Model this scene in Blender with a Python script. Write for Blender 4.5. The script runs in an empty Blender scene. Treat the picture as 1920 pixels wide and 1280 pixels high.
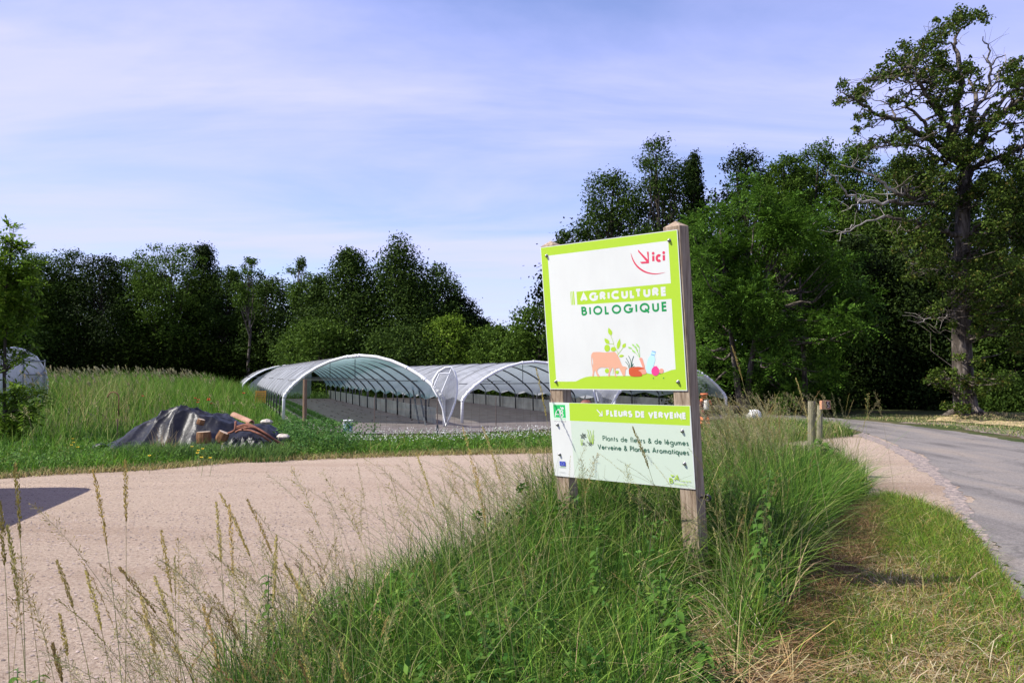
import bpy, math, random
import numpy as np
from mathutils import Vector
from mathutils.geometry import tessellate_polygon
from math import radians as rad, pi

C = bpy.context.scene.collection
scene = bpy.context.scene
# ------------------------------------------------------------------ camera, light
F = 1550.0; CAMZ = 1.6; PITCH = math.atan(60 / F)
cam = bpy.data.objects.new('camera', bpy.data.cameras.new('camera'))
C.objects.link(cam); scene.camera = cam
cam.location = (0, 0, CAMZ); cam.rotation_euler = (pi / 2 + PITCH, 0, 0)
cam.data.sensor_width = 36; cam.data.lens = F / 1920 * 36
cam.data.clip_start = 0.05; cam.data.clip_end = 3000

SUN_EL = rad(50); SX, SY = -0.98, -0.14
n = math.hypot(SX, SY); SX /= n; SY /= n
sun = bpy.data.objects.new('sun', bpy.data.lights.new('sun', 'SUN'))
C.objects.link(sun)
sun.data.energy = 4.8; sun.data.angle = rad(0.5); sun.data.color = (1, .95, .87)
sd = Vector((SX * math.cos(SUN_EL), SY * math.cos(SUN_EL), math.sin(SUN_EL)))
sun.rotation_euler = sd.to_track_quat('Z', 'Y').to_euler()
scene.view_settings.view_transform = 'Standard'; scene.view_settings.look = 'None'
scene.view_settings.gamma = 1; scene.view_settings.exposure = 0.80

w = bpy.data.worlds.new('World'); scene.world = w; w.use_nodes = True
nt = w.node_tree; nt.nodes.clear()
def N(tree, t, **k):
    x = tree.nodes.new(t)
    for a, b in k.items(): setattr(x, a, b)
    return x
def ramp(tree, stops, interp='LINEAR'):
    r = tree.nodes.new('ShaderNodeValToRGB'); r.color_ramp.interpolation = interp
    e = r.color_ramp.elements
    while len(e) > 1: e.remove(e[-1])
    e[0].position = stops[0][0]; e[0].color = (*stops[0][1], 1)
    for p, c in stops[1:]:
        q = e.new(p); q.color = (*c, 1)
    return r
sky = N(nt, 'ShaderNodeTexSky', sky_type='NISHITA', sun_disc=False)
sky.sun_elevation = SUN_EL; sky.sun_rotation = math.atan2(SX, SY); sky.air_density = 1.0; sky.dust_density = .6; sky.ozone_density = 1.5; sky.altitude = 300
tc = N(nt, 'ShaderNodeTexCoord'); sx = N(nt, 'ShaderNodeSeparateXYZ'); nt.links.new(tc.outputs['Generated'], sx.inputs[0])
ad = N(nt, 'ShaderNodeMath', operation='ADD'); ad.inputs[1].default_value = .12; nt.links.new(sx.outputs['Z'], ad.inputs[0])
mx_ = N(nt, 'ShaderNodeMath', operation='MAXIMUM'); mx_.inputs[1].default_value = .06; nt.links.new(ad.outputs[0], mx_.inputs[0])
dx = N(nt, 'ShaderNodeMath', operation='DIVIDE'); dy = N(nt, 'ShaderNodeMath', operation='DIVIDE')
for d, o in ((dx, 'X'), (dy, 'Y')): nt.links.new(sx.outputs[o], d.inputs[0]); nt.links.new(mx_.outputs[0], d.inputs[1])
cb = N(nt, 'ShaderNodeCombineXYZ'); nt.links.new(dx.outputs[0], cb.inputs[0]); nt.links.new(dy.outputs[0], cb.inputs[1])
mp = N(nt, 'ShaderNodeMapping'); mp.inputs['Rotation'].default_value = (0, 0, rad(-18)); mp.inputs['Scale'].default_value = (.33, 1.0, 1); mp.inputs['Location'].default_value = (3.1, 1.7, 0)
nt.links.new(cb.outputs[0], mp.inputs[0])
n1 = N(nt, 'ShaderNodeTexNoise'); n1.inputs['Scale'].default_value = 1.1; n1.inputs['Detail'].default_value = 9; n1.inputs['Roughness'].default_value = .56; n1.inputs['Distortion'].default_value = .5
nt.links.new(mp.outputs[0], n1.inputs[0])
cr = ramp(nt, [(.36, (.16, .16, .16)), (.48, (.58, .58, .58)), (.60, (1, 1, 1))]); nt.links.new(n1.outputs['Fac'], cr.inputs[0])
# thin veil is thicker towards the horizon band
n2 = N(nt, 'ShaderNodeTexNoise'); n2.inputs['Scale'].default_value = 4.5; n2.inputs['Detail'].default_value = 8; n2.inputs['Roughness'].default_value = .6
nt.links.new(mp.outputs[0], n2.inputs[0])
cr2 = ramp(nt, [(.3, (.80, .80, .80)), (.7, (1, 1, 1))]); nt.links.new(n2.outputs['Fac'], cr2.inputs[0])
mlt = N(nt, 'ShaderNodeMath', operation='MULTIPLY'); nt.links.new(cr.outputs[0], mlt.inputs[0]); nt.links.new(cr2.outputs[0], mlt.inputs[1])
ccol = ramp(nt, [(0, (4.0, 4.4, 6.7)), (.16, (4.35, 4.55, 7.3)), (.30, (4.3, 4.4, 7.7)), (.42, (4.0, 4.1, 7.3)), (.60, (3.3, 3.4, 6.6))]); nt.links.new(sx.outputs['Z'], ccol.inputs[0])
mix = N(nt, 'ShaderNodeMix', data_type='RGBA'); tint = N(nt, 'ShaderNodeMix', data_type='RGBA', blend_type='MULTIPLY'); tint.inputs[0].default_value = 1; tint.inputs[7].default_value = (1.0, .96, 1.22, 1)
nt.links.new(sky.outputs[0], tint.inputs[6]); nt.links.new(mlt.outputs[0], mix.inputs[0]); nt.links.new(tint.outputs[2], mix.inputs[6]); nt.links.new(ccol.outputs[0], mix.inputs[7])
bg = N(nt, 'ShaderNodeBackground'); bg.inputs[1].default_value = .10; nt.links.new(mix.outputs[2], bg.inputs[0])
wo = N(nt, 'ShaderNodeOutputWorld'); nt.links.new(bg.outputs[0], wo.inputs[0])

# ------------------------------------------------------------------ helpers
R = np.random.default_rng(11)
def at(px, py, Y):
    a = (px - 960) / F; b = (640 - py) / F
    y = math.cos(PITCH) - b * math.sin(PITCH); z = math.sin(PITCH) + b * math.cos(PITCH)
    s = Y / y
    return np.array([a * s, Y, CAMZ + z * s])
def G(px, py, z=0.0):
    a = (px - 960) / F; b = (640 - py) / F
    y = math.cos(PITCH) - b * math.sin(PITCH); zz = math.sin(PITCH) + b * math.cos(PITCH)
    s = (z - CAMZ) / zz
    return np.array([a * s, y * s, z])
def sstep(a, b, x):
    t = np.clip((x - a) / (b - a), 0, 1); return t * t * (3 - 2 * t)
def terrain(x, y):
    s = (-8.2 - .33 * (y - 26)) - x
    h = .55 * sstep(0, 4, s) * sstep(18, 30, y)
    h = h + .28 * np.exp(-(((x - 17.5) / 2.6) ** 2 + ((y - 28.6) / 1.3) ** 2))
    return h

def tag(o, label=None, cat=None, group=None, kind=None):
    if label: o['label'] = label
    if cat: o['category'] = cat
    if group: o['group'] = group
    if kind: o['kind'] = kind
    return o
def link(name, me, parent=None, mats=()):
    o = bpy.data.objects.new(name, me); C.objects.link(o)
    if parent is not None: o.parent = parent
    for m in mats: me.materials.append(m)
    return o
def empty(name, loc, label, cat, group=None, rz=0):
    o = bpy.data.objects.new(name, None); C.objects.link(o); o.location = tuple(float(v) for v in loc); o.rotation_euler.z = rz
    o.empty_display_size = .2
    return tag(o, label, cat, group)
def npmesh(name, V, Q=None, T=None, col=None, mi=None, smooth=False):
    me = bpy.data.meshes.new(name)
    V = np.asarray(V, np.float32).reshape(-1, 3)
    me.vertices.add(len(V)); me.vertices.foreach_set('co', V.ravel())
    parts = []; tot = []
    if Q is not None and len(Q): parts.append(np.asarray(Q, np.int32).ravel()); tot.append(np.full(len(Q), 4, np.int32))
    if T is not None and len(T): parts.append(np.asarray(T, np.int32).ravel()); tot.append(np.full(len(T), 3, np.int32))
    li = np.concatenate(parts); tt = np.concatenate(tot)
    me.loops.add(len(li)); me.loops.foreach_set('vertex_index', li)
    me.polygons.add(len(tt)); st = np.zeros(len(tt), np.int32); st[1:] = np.cumsum(tt)[:-1]
    me.polygons.foreach_set('loop_start', st); me.polygons.foreach_set('loop_total', tt)
    if mi is not None: me.polygons.foreach_set('material_index', np.asarray(mi, np.int32))
    if smooth: me.polygons.foreach_set('use_smooth', np.ones(len(tt), bool))
    me.update(calc_edges=True)
    if col is not None:
        a = me.color_attributes.new('Col', 'FLOAT_COLOR', 'POINT')
        c = np.ones((len(V), 4), np.float32); c[:, :3] = col; a.data.foreach_set('color', c.ravel())
    return me

class MB:
    """collects pieces with material slots into one mesh"""
    def __init__(s): s.V = []; s.P = []; s.M = []; s.n = 0
    def add(s, V, P, m=0):
        V = np.asarray(V, float).reshape(-1, 3)
        s.V.append(V); s.P += [tuple(int(i) + s.n for i in p) for p in P]; s.M += [m] * len(P); s.n += len(V); return s
    def box(s, c, d, m=0, rot=None):
        x, y, z = [v / 2 for v in d]
        V = np.array([(i * x, j * y, k * z) for k in (-1, 1) for j in (-1, 1) for i in (-1, 1)])
        if rot is not None: V = V @ np.asarray(rot).T
        return s.add(V + np.asarray(c), [(0, 2, 3, 1), (4, 5, 7, 6), (0, 1, 5, 4), (2, 6, 7, 3), (0, 4, 6, 2), (1, 3, 7, 5)], m)
    def tube(s, pts, r, n=8, m=0, cap=True, closed=False):
        pts = np.asarray(pts, float); k = len(pts); r = np.broadcast_to(np.asarray(r, float), (k,))
        V = []
        tang = np.gradient(pts, axis=0)
        if closed: tang = np.roll(pts, -1, 0) - np.roll(pts, 1, 0)
        up = np.array([0, 0, 1.0]) if abs(tang[0][2]) < .9 * np.linalg.norm(tang[0]) else np.array([1.0, 0, 0])
        for i in range(k):
            t = tang[i] / (np.linalg.norm(tang[i]) + 1e-9)
            a = np.cross(t, up); a /= np.linalg.norm(a) + 1e-9; b = np.cross(t, a); up = -b if np.dot(-b, up) > 0 else b
            for j in range(n):
                q = 2 * pi * j / n; V.append(pts[i] + r[i] * (a * math.cos(q) + b * math.sin(q)))
        P = []
        for i in range(k - (0 if closed else 1)):
            i2 = (i + 1) % k
            for j in range(n):
                P.append((i * n + j, i * n + (j + 1) % n, i2 * n + (j + 1) % n, i2 * n + j))
        if cap and not closed: P += [tuple(range(n))[::-1], tuple(range((k - 1) * n, k * n))]
        return s.add(V, P, m)
    def lathe(s, prof, n=20, m=0, c=(0, 0, 0), rot=None):
        V = []; k = len(prof)
        for r, z in prof:
            for j in range(n): q = 2 * pi * j / n; V.append((r * math.cos(q), r * math.sin(q), z))
        V = np.array(V)
        if rot is not None: V = V @ np.asarray(rot).T
        P = [(i * n + j, i * n + (j + 1) % n, (i + 1) * n + (j + 1) % n, (i + 1) * n + j) for i in range(k - 1) for j in range(n)]
        return s.add(V + np.asarray(c), P, m)
    def grid(s, Gd, m=0):
        Gd = np.asarray(Gd, float); a, b = Gd.shape[:2]
        P = [(i * b + j, (i + 1) * b + j, (i + 1) * b + j + 1, i * b + j + 1) for i in range(a - 1) for j in range(b - 1)]
        return s.add(Gd.reshape(-1, 3), P, m)
    def build(s, name, mats, parent=None, smooth=False, bevel=0, solid=0):
        me = bpy.data.meshes.new(name)
        me.from_pydata(np.concatenate(s.V).tolist(), [], s.P)
        for i, p in enumerate(me.polygons): p.material_index = s.M[i]
        if smooth: me.polygons.foreach_set('use_smooth', [True] * len(me.polygons))
        me.update()
        o = link(name, me, parent, mats if isinstance(mats, (list, tuple)) else [mats])
        if solid:
            md = o.modifiers.new('s', 'SOLIDIFY'); md.thickness = solid
        if bevel:
            md = o.modifiers.new('b', 'BEVEL'); md.width = bevel; md.segments = 2; md.limit_method = 'ANGLE'
        return o
def Rm(a, ax='z'):
    c, s_ = math.cos(a), math.sin(a)
    return np.array({'z': [[c, -s_, 0], [s_, c, 0], [0, 0, 1]], 'x': [[1, 0, 0], [0, c, -s_], [0, s_, c]], 'y': [[c, 0, s_], [0, 1, 0], [-s_, 0, c]]}[ax])

# ------------------------------------------------------------------ materials
def pm(name, col, rough=.6, spec=.4, metal=0):
    m = bpy.data.materials.new(name); m.use_nodes = True; b = m.node_tree.nodes['Principled BSDF']
    b.inputs['Base Color'].default_value = (*col, 1); b.inputs['Roughness'].default_value = rough
    b.inputs['Specular IOR Level'].default_value = spec; b.inputs['Metallic'].default_value = metal
    return m
def noisemat(name, stops, scale=5, detail=8, rough=.8, bump=.0, bscale=None, stretch=(1, 1, 1), nrough=.6, obj=True, spec=.3, bdist=.02):
    m = pm(name, (1, 1, 1), rough, spec); t = m.node_tree; b = t.nodes['Principled BSDF']
    tc = N(t, 'ShaderNodeTexCoord'); mp = N(t, 'ShaderNodeMapping'); mp.inputs['Scale'].default_value = stretch
    t.links.new(tc.outputs['Object'], mp.inputs[0])
    nz = N(t, 'ShaderNodeTexNoise'); nz.inputs['Scale'].default_value = scale; nz.inputs['Detail'].default_value = detail; nz.inputs['Roughness'].default_value = nrough
    t.links.new(mp.outputs[0], nz.inputs[0]); r = ramp(t, stops); t.links.new(nz.outputs['Fac'], r.inputs[0]); t.links.new(r.outputs[0], b.inputs['Base Color'])
    if bump:
        nb = N(t, 'ShaderNodeTexNoise'); nb.inputs['Scale'].default_value = bscale or scale * 3; nb.inputs['Detail'].default_value = 8
        t.links.new(mp.outputs[0], nb.inputs[0]); bp = N(t, 'ShaderNodeBump'); bp.inputs['Strength'].default_value = bump; bp.inputs['Distance'].default_value = bdist
        t.links.new(nb.outputs['Fac'], bp.inputs['Height']); t.links.new(bp.outputs[0], b.inputs['Normal'])
    return m
def leafmat(name, stops, trans=.25, rough=.5, spec=.06):
    m = bpy.data.materials.new(name); m.use_nodes = True; t = m.node_tree; b = t.nodes['Principled BSDF']; out = t.nodes['Material Output']
    g = N(t, 'ShaderNodeNewGeometry'); r = ramp(t, stops); t.links.new(g.outputs['Random Per Island'], r.inputs[0])
    t.links.new(r.outputs[0], b.inputs['Base Color']); b.inputs['Roughness'].default_value = .65; b.inputs['Specular IOR Level'].default_value = spec
    tr = N(t, 'ShaderNodeBsdfTranslucent'); t.links.new(r.outputs[0], tr.inputs[0]); mx = N(t, 'ShaderNodeMixShader'); mx.inputs[0].default_value = trans
    t.links.new(b.outputs[0], mx.inputs[1]); t.links.new(tr.outputs[0], mx.inputs[2]); t.links.new(mx.outputs[0], out.inputs[0])
    return m
def grassmat(name, trans=.3):
    m = bpy.data.materials.new(name); m.use_nodes = True; t = m.node_tree; b = t.nodes['Principled BSDF']; out = t.nodes['Material Output']
    a = N(t, 'ShaderNodeAttribute', attribute_name='Col')
    t.links.new(a.outputs['Color'], b.inputs['Base Color']); b.inputs['Roughness'].default_value = .6; b.inputs['Specular IOR Level'].default_value = .12
    tr = N(t, 'ShaderNodeBsdfTranslucent'); t.links.new(a.outputs['Color'], tr.inputs[0]); mx = N(t, 'ShaderNodeMixShader'); mx.inputs[0].default_value = trans
    t.links.new(b.outputs[0], mx.inputs[1]); t.links.new(tr.outputs[0], mx.inputs[2]); t.links.new(mx.outputs[0], out.inputs[0])
    return m
M_grass = grassmat('grass_blade')
M_bark = noisemat('bark', [(.36, (.022, .017, .013)), (.5, (.065, .052, .040)), (.66, (.20, .17, .14))], 6, 8, .9, .9, 9, (1, 1, .25), bdist=.05)
M_barkd = noisemat('bark_dark', [(.3, (.02, .016, .012)), (.7, (.07, .055, .042))], 5, 6, .9)
M_deadwood = noisemat('dead_wood', [(.3, (.16, .14, .12)), (.7, (.34, .31, .27))], 6, 6, .85)
M_wood = noisemat('weathered_wood', [(.28, (.10, .065, .04)), (.45, (.25, .185, .125)), (.6, (.36, .28, .20)), (.78, (.46, .38, .29))], 9, 10, .85, .6, 20, (5, 5, .35), .65, bdist=.006)
M_white = pm('white_paint', (.72, .73, .72), .45)
M_black = pm('black_plastic', (.012, .012, .013), .4)

def rng_in_poly(poly, n, rng=R):
    poly = np.asarray(poly)[:, :2]; lo = poly.min(0); hi = poly.max(0); out = []
    got = 0
    while got < n:
        p = lo + rng.random((int(n * 2) + 10, 2)) * (hi - lo)
        q = p[inpoly(p, poly)]; out.append(q); got += len(q)
    return np.concatenate(out)[:n]
def inpoly(p, poly):
    x, y = p[:, 0], p[:, 1]; c = np.zeros(len(p), bool); j = len(poly) - 1
    for i in range(len(poly)):
        xi, yi = poly[i][:2]; xj, yj = poly[j][:2]
        k = ((yi > y) != (yj > y)) & (x < (xj - xi) * (y - yi) / (yj - yi + 1e-12) + xi); c ^= k; j = i
    return c
def area(poly):
    p = np.asarray(poly)[:, :2]; x, y = p[:, 0], p[:, 1]
    return abs(np.dot(x, np.roll(y, -1)) - np.dot(y, np.roll(x, -1))) / 2
def gp(*pts): return [G(*p)[:2] for p in pts]
def smoothpoly(pts, k=6, jit=0, rng=R, wav=0):
    """Catmull-Rom resample of a closed outline with jitter"""
    p = np.asarray(pts); n = len(p); out = []
    for i in range(n):
        a, b, c, d = p[i - 1], p[i], p[(i + 1) % n], p[(i + 2) % n]
        for t in np.linspace(0, 1, k, endpoint=False):
            out.append(.5 * ((2 * b) + (-a + c) * t + (2 * a - 5 * b + 4 * c - d) * t * t + (-a + 3 * b - 3 * c + d) * t ** 3))
    out = np.array(out)
    if jit:
        out += rng.normal(0, jit, out.shape)
        q = rng.normal(0, jit * 9, (len(out) + 8, 2)); q = sum(q[i:i + len(out)] for i in range(8)) / 8; out += q
    return out
def sheet(name, outline, z, mat):
    pl = [Vector((float(a), float(b), 0)) for a, b in outline]
    tr = tessellate_polygon([pl])
    V = np.array([(a, b, z + terrain(a, b)) for a, b in outline])
    me = npmesh(name, V, None, [t for t in tr])
    o = link(name, me, None, [mat]); tag(o, kind='structure')
    me2 = me
    # make all normals up
    import bmesh
    bm = bmesh.new(); bm.from_mesh(me2)
    for f in bm.faces:
        if f.normal.z < 0: f.normal_flip()
    bm.to_mesh(me2); bm.free()
    return o

# ------------------------------------------------------------------ ground, gravel, road
def ground_mat():
    m = pm('ground_soil', (.1, .1, .05), .95, .1); t = m.node_tree; b = t.nodes['Principled BSDF']
    tc = N(t, 'ShaderNodeTexCoord'); a = N(t, 'ShaderNodeTexNoise'); a.inputs['Scale'].default_value = .6; a.inputs['Detail'].default_value = 10; a.inputs['Roughness'].default_value = .7
    t.links.new(tc.outputs['Object'], a.inputs[0])
    r = ramp(t, [(.3, (.045, .07, .02)), (.5, (.075, .095, .03)), (.62, (.14, .115, .06)), (.8, (.19, .15, .09))]); t.links.new(a.outputs['Fac'], r.inputs[0])
    c = N(t, 'ShaderNodeTexNoise'); c.inputs['Scale'].default_value = 40; c.inputs['Detail'].default_value = 6; t.links.new(tc.outputs['Object'], c.inputs[0])
    r2 = ramp(t, [(.3, (.45, .45, .45)), (.7, (1, 1, 1))]); t.links.new(c.outputs['Fac'], r2.inputs[0])
    x = N(t, 'ShaderNodeMix', data_type='RGBA', blend_type='MULTIPLY'); x.inputs[0].default_value = 1
    t.links.new(r.outputs[0], x.inputs[6]); t.links.new(r2.outputs[0], x.inputs[7]); t.links.new(x.outputs[2], b.inputs['Base Color'])
    bp = N(t, 'ShaderNodeBump'); bp.inputs['Distance'].default_value = .04; t.links.new(c.outputs['Fac'], bp.inputs['Height']); t.links.new(bp.outputs[0], b.inputs['Normal'])
    return m
xs = np.concatenate([[-1500, -600, -250, -120], np.linspace(-70, 70, 141), [120, 250, 600, 1500]])
ys = np.concatenate([[-300, -60], np.linspace(-10, 110, 121), [160, 300, 700, 2000]])
X, Y = np.meshgrid(xs, ys, indexing='ij'); Zt = terrain(X, Y)
nx, ny = X.shape; V = np.stack([X, Y, Zt], -1).reshape(-1, 3)
I, J = np.meshgrid(np.arange(nx - 1), np.arange(ny - 1), indexing='ij'); a = (I * ny + J).ravel()
Q = np.stack([a, a + ny, a + ny + 1, a + 1], -1)
tag(link('ground', npmesh('ground', V, Q, smooth=True), None, [ground_mat()]), kind='structure')

def gravel_mat():
    m = pm('gravel', (.5, .4, .33), .95, .15); t = m.node_tree; b = t.nodes['Principled BSDF']
    tc = N(t, 'ShaderNodeTexCoord')
    def nz(s, d=6, st=None, ro=.6):
        x = N(t, 'ShaderNodeTexNoise'); x.inputs['Scale'].default_value = s; x.inputs['Detail'].default_value = d; x.inputs['Roughness'].default_value = ro
        if st:
            mp = N(t, 'ShaderNodeMapping'); mp.inputs['Scale'].default_value = st[0]; mp.inputs['Rotation'].default_value = (0, 0, st[1]); t.links.new(tc.outputs['Object'], mp.inputs[0]); t.links.new(mp.outputs[0], x.inputs[0])
        else: t.links.new(tc.outputs['Object'], x.inputs[0])
        return x
    a = nz(28, 8, ro=.75); r = ramp(t, [(.32, (.20, .145, .115)), (.42, (.395, .30, .222)), (.5, (.468, .370, .280)), (.62, (.515, .415, .32)), (.75, (.60, .49, .39))]); t.links.new(a.outputs['Fac'], r.inputs[0])
    big = nz(.5, 5, ((.25, 1.3, 1), rad(-8))); r3 = ramp(t, [(.32, (.74, .70, .66)), (.43, (.92, .90, .89)), (.52, (1.0, 1.0, 1.0)), (.6, (.93, .92, .91)), (.72, (1.12, 1.11, 1.10))]); t.links.new(big.outputs['Fac'], r3.inputs[0])
    x = N(t, 'ShaderNodeMix', data_type='RGBA', blend_type='MULTIPLY'); x.inputs[0].default_value = 1
    t.links.new(r.outputs[0], x.inputs[6]); t.links.new(r3.outputs[0], x.inputs[7])
    v = N(t, 'ShaderNodeTexVoronoi'); v.inputs['Scale'].default_value = 130; t.links.new(tc.outputs['Object'], v.inputs[0])
    vr = ramp(t, [(0, (.74, .72, .70)), (.3, (1, 1, 1)), (.9, (1.08, 1.07, 1.06))]); t.links.new(v.outputs['Color'], vr.inputs[0])
    y = N(t, 'ShaderNodeMix', data_type='RGBA', blend_type='MULTIPLY'); y.inputs[0].default_value = 1
    t.links.new(x.outputs[2], y.inputs[6]); t.links.new(vr.outputs[0], y.inputs[7]); t.links.new(y.outputs[2], b.inputs['Base Color'])
    b1 = N(t, 'ShaderNodeBump'); b1.inputs['Distance'].default_value = .012; b1.inputs['Strength'].default_value = .9; t.links.new(v.outputs['Distance'], b1.inputs['Height'])
    b2 = N(t, 'ShaderNodeBump'); b2.inputs['Distance'].default_value = .03; t.links.new(a.outputs['Fac'], b2.inputs['Height']); t.links.new(b1.outputs[0], b2.inputs['Normal'])
    t.links.new(b2.outputs[0], b.inputs['Normal'])
    return m
M_gravel = gravel_mat()
grav = gp((-900, 2600), (-700, 1100), (-400, 915), (0, 897), (110, 889), (300, 879), (450, 866), (600, 860), (800, 853), (1040, 848), (1250, 840), (1450, 828), (1560, 817), (1640, 815), (1760, 830), (1900, 880), (1960, 1010), (1830, 985), (1700, 945), (1600, 935), (1400, 950), (1200, 1000), (1000, 1110), (820, 1250), (760, 1500), (740, 2600))
sheet('gravel_drive', smoothpoly(grav, 24, .012), .004, M_gravel)
M_asph = noisemat('asphalt', [(.3, (.09, .082, .076)), (.5, (.165, .152, .140)), (.68, (.27, .245, .22))], 38, 8, .95, .8, 70, nrough=.85, bdist=.012, spec=.12)
t = M_asph.node_tree; b = t.nodes['Principled BSDF']; tc2 = N(t, 'ShaderNodeTexCoord'); mp2 = N(t, 'ShaderNodeMapping'); mp2.inputs['Rotation'].default_value = (0, 0, rad(25)); mp2.inputs['Scale'].default_value = (1.4, .22, 1)
nz2 = N(t, 'ShaderNodeTexNoise'); nz2.inputs['Scale'].default_value = 1.2; nz2.inputs['Detail'].default_value = 7
t.links.new(tc2.outputs['Object'], mp2.inputs[0]); t.links.new(mp2.outputs[0], nz2.inputs[0])
rr = ramp(t, [(.32, (.62, .61, .62)), (.5, (1, 1, 1)), (.66, (1.22, 1.15, 1.06))]); t.links.new(nz2.outputs['Fac'], rr.inputs[0])
xx = N(t, 'ShaderNodeMix', data_type='RGBA', blend_type='MULTIPLY'); xx.inputs[0].default_value = 1
vo = N(t, 'ShaderNodeTexVoronoi', feature='DISTANCE_TO_EDGE'); vo.inputs['Scale'].default_value = .75
nd = N(t, 'ShaderNodeTexNoise'); nd.inputs['Scale'].default_value = 2.2; nd.inputs['Detail'].default_value = 6; t.links.new(tc2.outputs['Object'], nd.inputs[0])
av = N(t, 'ShaderNodeMix', data_type='VECTOR'); av.inputs[0].default_value = .35; t.links.new(tc2.outputs['Object'], av.inputs[4]); t.links.new(nd.outputs['Color'], av.inputs[5]); t.links.new(av.outputs[1], vo.inputs['Vector'])
ck = ramp(t, [(0, (.45, .45, .45)), (.008, (.6, .6, .6)), (.014, (1, 1, 1))]); t.links.new(vo.outputs['Distance'], ck.inputs[0])
xc = N(t, 'ShaderNodeMix', data_type='RGBA', blend_type='MULTIPLY'); xc.inputs[0].default_value = .38; t.links.new(b.inputs['Base Color'].links[0].from_socket, xc.inputs[6]); t.links.new(ck.outputs[0], xc.inputs[7])
src = xc.outputs[2]; t.links.new(src, xx.inputs[6]); t.links.new(rr.outputs[0], xx.inputs[7]); t.links.new(xx.outputs[2], b.inputs['Base Color'])
road_l = [(1990, 1400), (1925, 1150), (1893, 1085), (1862, 1020), (1822, 965), (1815, 935), (1782, 903), (1752, 880), (1735, 858), (1700, 843), (1650, 822), (1600, 806), (1555, 797), (1480, 790), (1380, 783)]
road_r = [(1390, 776), (1500, 779), (1600, 787), (1680, 795), (1760, 805), (1830, 815), (1880, 824), (1960, 836), (2150, 860), (2500, 920), (3100, 1300)]
rp = gp(*road_l, *road_r)
sheet('road', smoothpoly(rp, 40, .010), .009, M_asph)
# worn dark crumbling margin of the road: gravelly tar
M_crumb = noisemat('crumbled_tar', [(.38, (.075, .068, .066)), (.48, (.17, .145, .13)), (.58, (.34, .27, .225))], 10, 14, .95, .8, 50, nrough=.8, bdist=.015)
ed = [(1960, 1200), (1880, 1098), (1835, 1010), (1795, 962), (1775, 925), (1735, 890), (1700, 862), (1660, 838), (1610, 818), (1620, 812), (1680, 836), (1745, 864), (1790, 905), (1830, 965), (1875, 1030), (1905, 1085), (1990, 1200)]
sheet('road_shoulder', smoothpoly(gp(*ed), 48, .009), .0065, M_crumb)
# stones lying on the gravel
def pebbles(name, pts, smin, smax, mat, label):
    n = len(pts); base = np.array([(1, 0, 0), (.3, .9, 0), (-.8, .5, 0), (-.7, -.7, 0), (.5, -.8, 0), (.1, .1, .55), (0, 0, -.3)])
    tris = [(0, 1, 5), (1, 2, 5), (2, 3, 5), (3, 4, 5), (4, 0, 5)]
    s = smin + (smax - smin) * R.random(n) ** 3
    V = base[None] * (s[:, None, None]) * (.7 + .6 * R.random((n, 7, 3)))
    a = R.random(n) * 6.28; c, s_ = np.cos(a)[:, None], np.sin(a)[:, None]
    x = V[:, :, 0] * c - V[:, :, 1] * s_; y = V[:, :, 0] * s_ + V[:, :, 1] * c
    V = np.stack([x + pts[:, :1], y + pts[:, 1:2], V[:, :, 2] + .006 + s[:, None] * .1], -1)
    T = (np.array(tris)[None] + (np.arange(n) * 7)[:, None, None]).reshape(-1, 3)
    col = np.array([.40, .32, .27])[None] * (.35 + .65 * R.random((n, 1))) * np.ones((n, 3)); col = np.repeat(col, 7, 0)
    return tag(link(name, npmesh(name, V, None, T, col), None, [mat]), label, 'gravel', kind='stuff')
M_peb = pm('pebble', (.4, .33, .28), .9); t = M_peb.node_tree; aa = N(t, 'ShaderNodeAttribute', attribute_name='Col'); t.links.new(aa.outputs['Color'], t.nodes['Principled BSDF'].inputs['Base Color'])
pp = np.concatenate([rng_in_poly(gp((0, 1300), (0, 960), (900, 960), (900, 1300)), 7000), rng_in_poly(gp((-50, 1000), (0, 900), (1000, 860), (1000, 1050)), 9000),
                     rng_in_poly(gp((1600, 820), (1640, 940), (1830, 970), (1700, 830)), 3500)])
pp = pp[inpoly(pp, smoothpoly(grav, 4))]
pebbles('loose_gravel', pp, .002, .015, M_peb, 'loose pebbles and chips scattered over the pinkish gravel drive')

# ------------------------------------------------------------------ grass generators
def blades(P, h, wd, lean, col, segs=3, rng=R, up=1.0, z0=None, tipw=.12, wind=(0, 0)):
    """P (n,2) feet; returns V, Q, colour"""
    n = len(P); a = rng.random(n) * 2 * pi; ld = np.stack([np.cos(a) + wind[0], np.sin(a) + wind[1]], -1)
    f = rng.random(n) * 2 * pi; sd_ = np.stack([np.cos(f), np.sin(f)], -1)
    t = np.linspace(0, 1, segs + 1)
    z = terrain(P[:, 0], P[:, 1]) if z0 is None else z0
    V = np.zeros((n, segs + 1, 2, 3))
    for i, tt in enumerate(t):
        off = (lean * h * tt ** 1.9)[:, None] * ld
        ww = wd * (1 - (1 - tipw) * tt ** 1.5) * .5
        zz = z + h * (tt - .35 * np.minimum(lean, 1.3) * tt ** 3)
        for k, s_ in ((0, -1), (1, 1)):
            V[:, i, k, :2] = P + off + s_ * ww[:, None] * sd_; V[:, i, k, 2] = zz
    per = (segs + 1) * 2
    q = np.array([(2 * i, 2 * i + 1, 2 * i + 3, 2 * i + 2) for i in range(segs)])
    Q = (q[None] + (np.arange(n) * per)[:, None, None]).reshape(-1, 4)
    return V.reshape(-1, 3), Q, np.repeat(col, per, 0)
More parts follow.
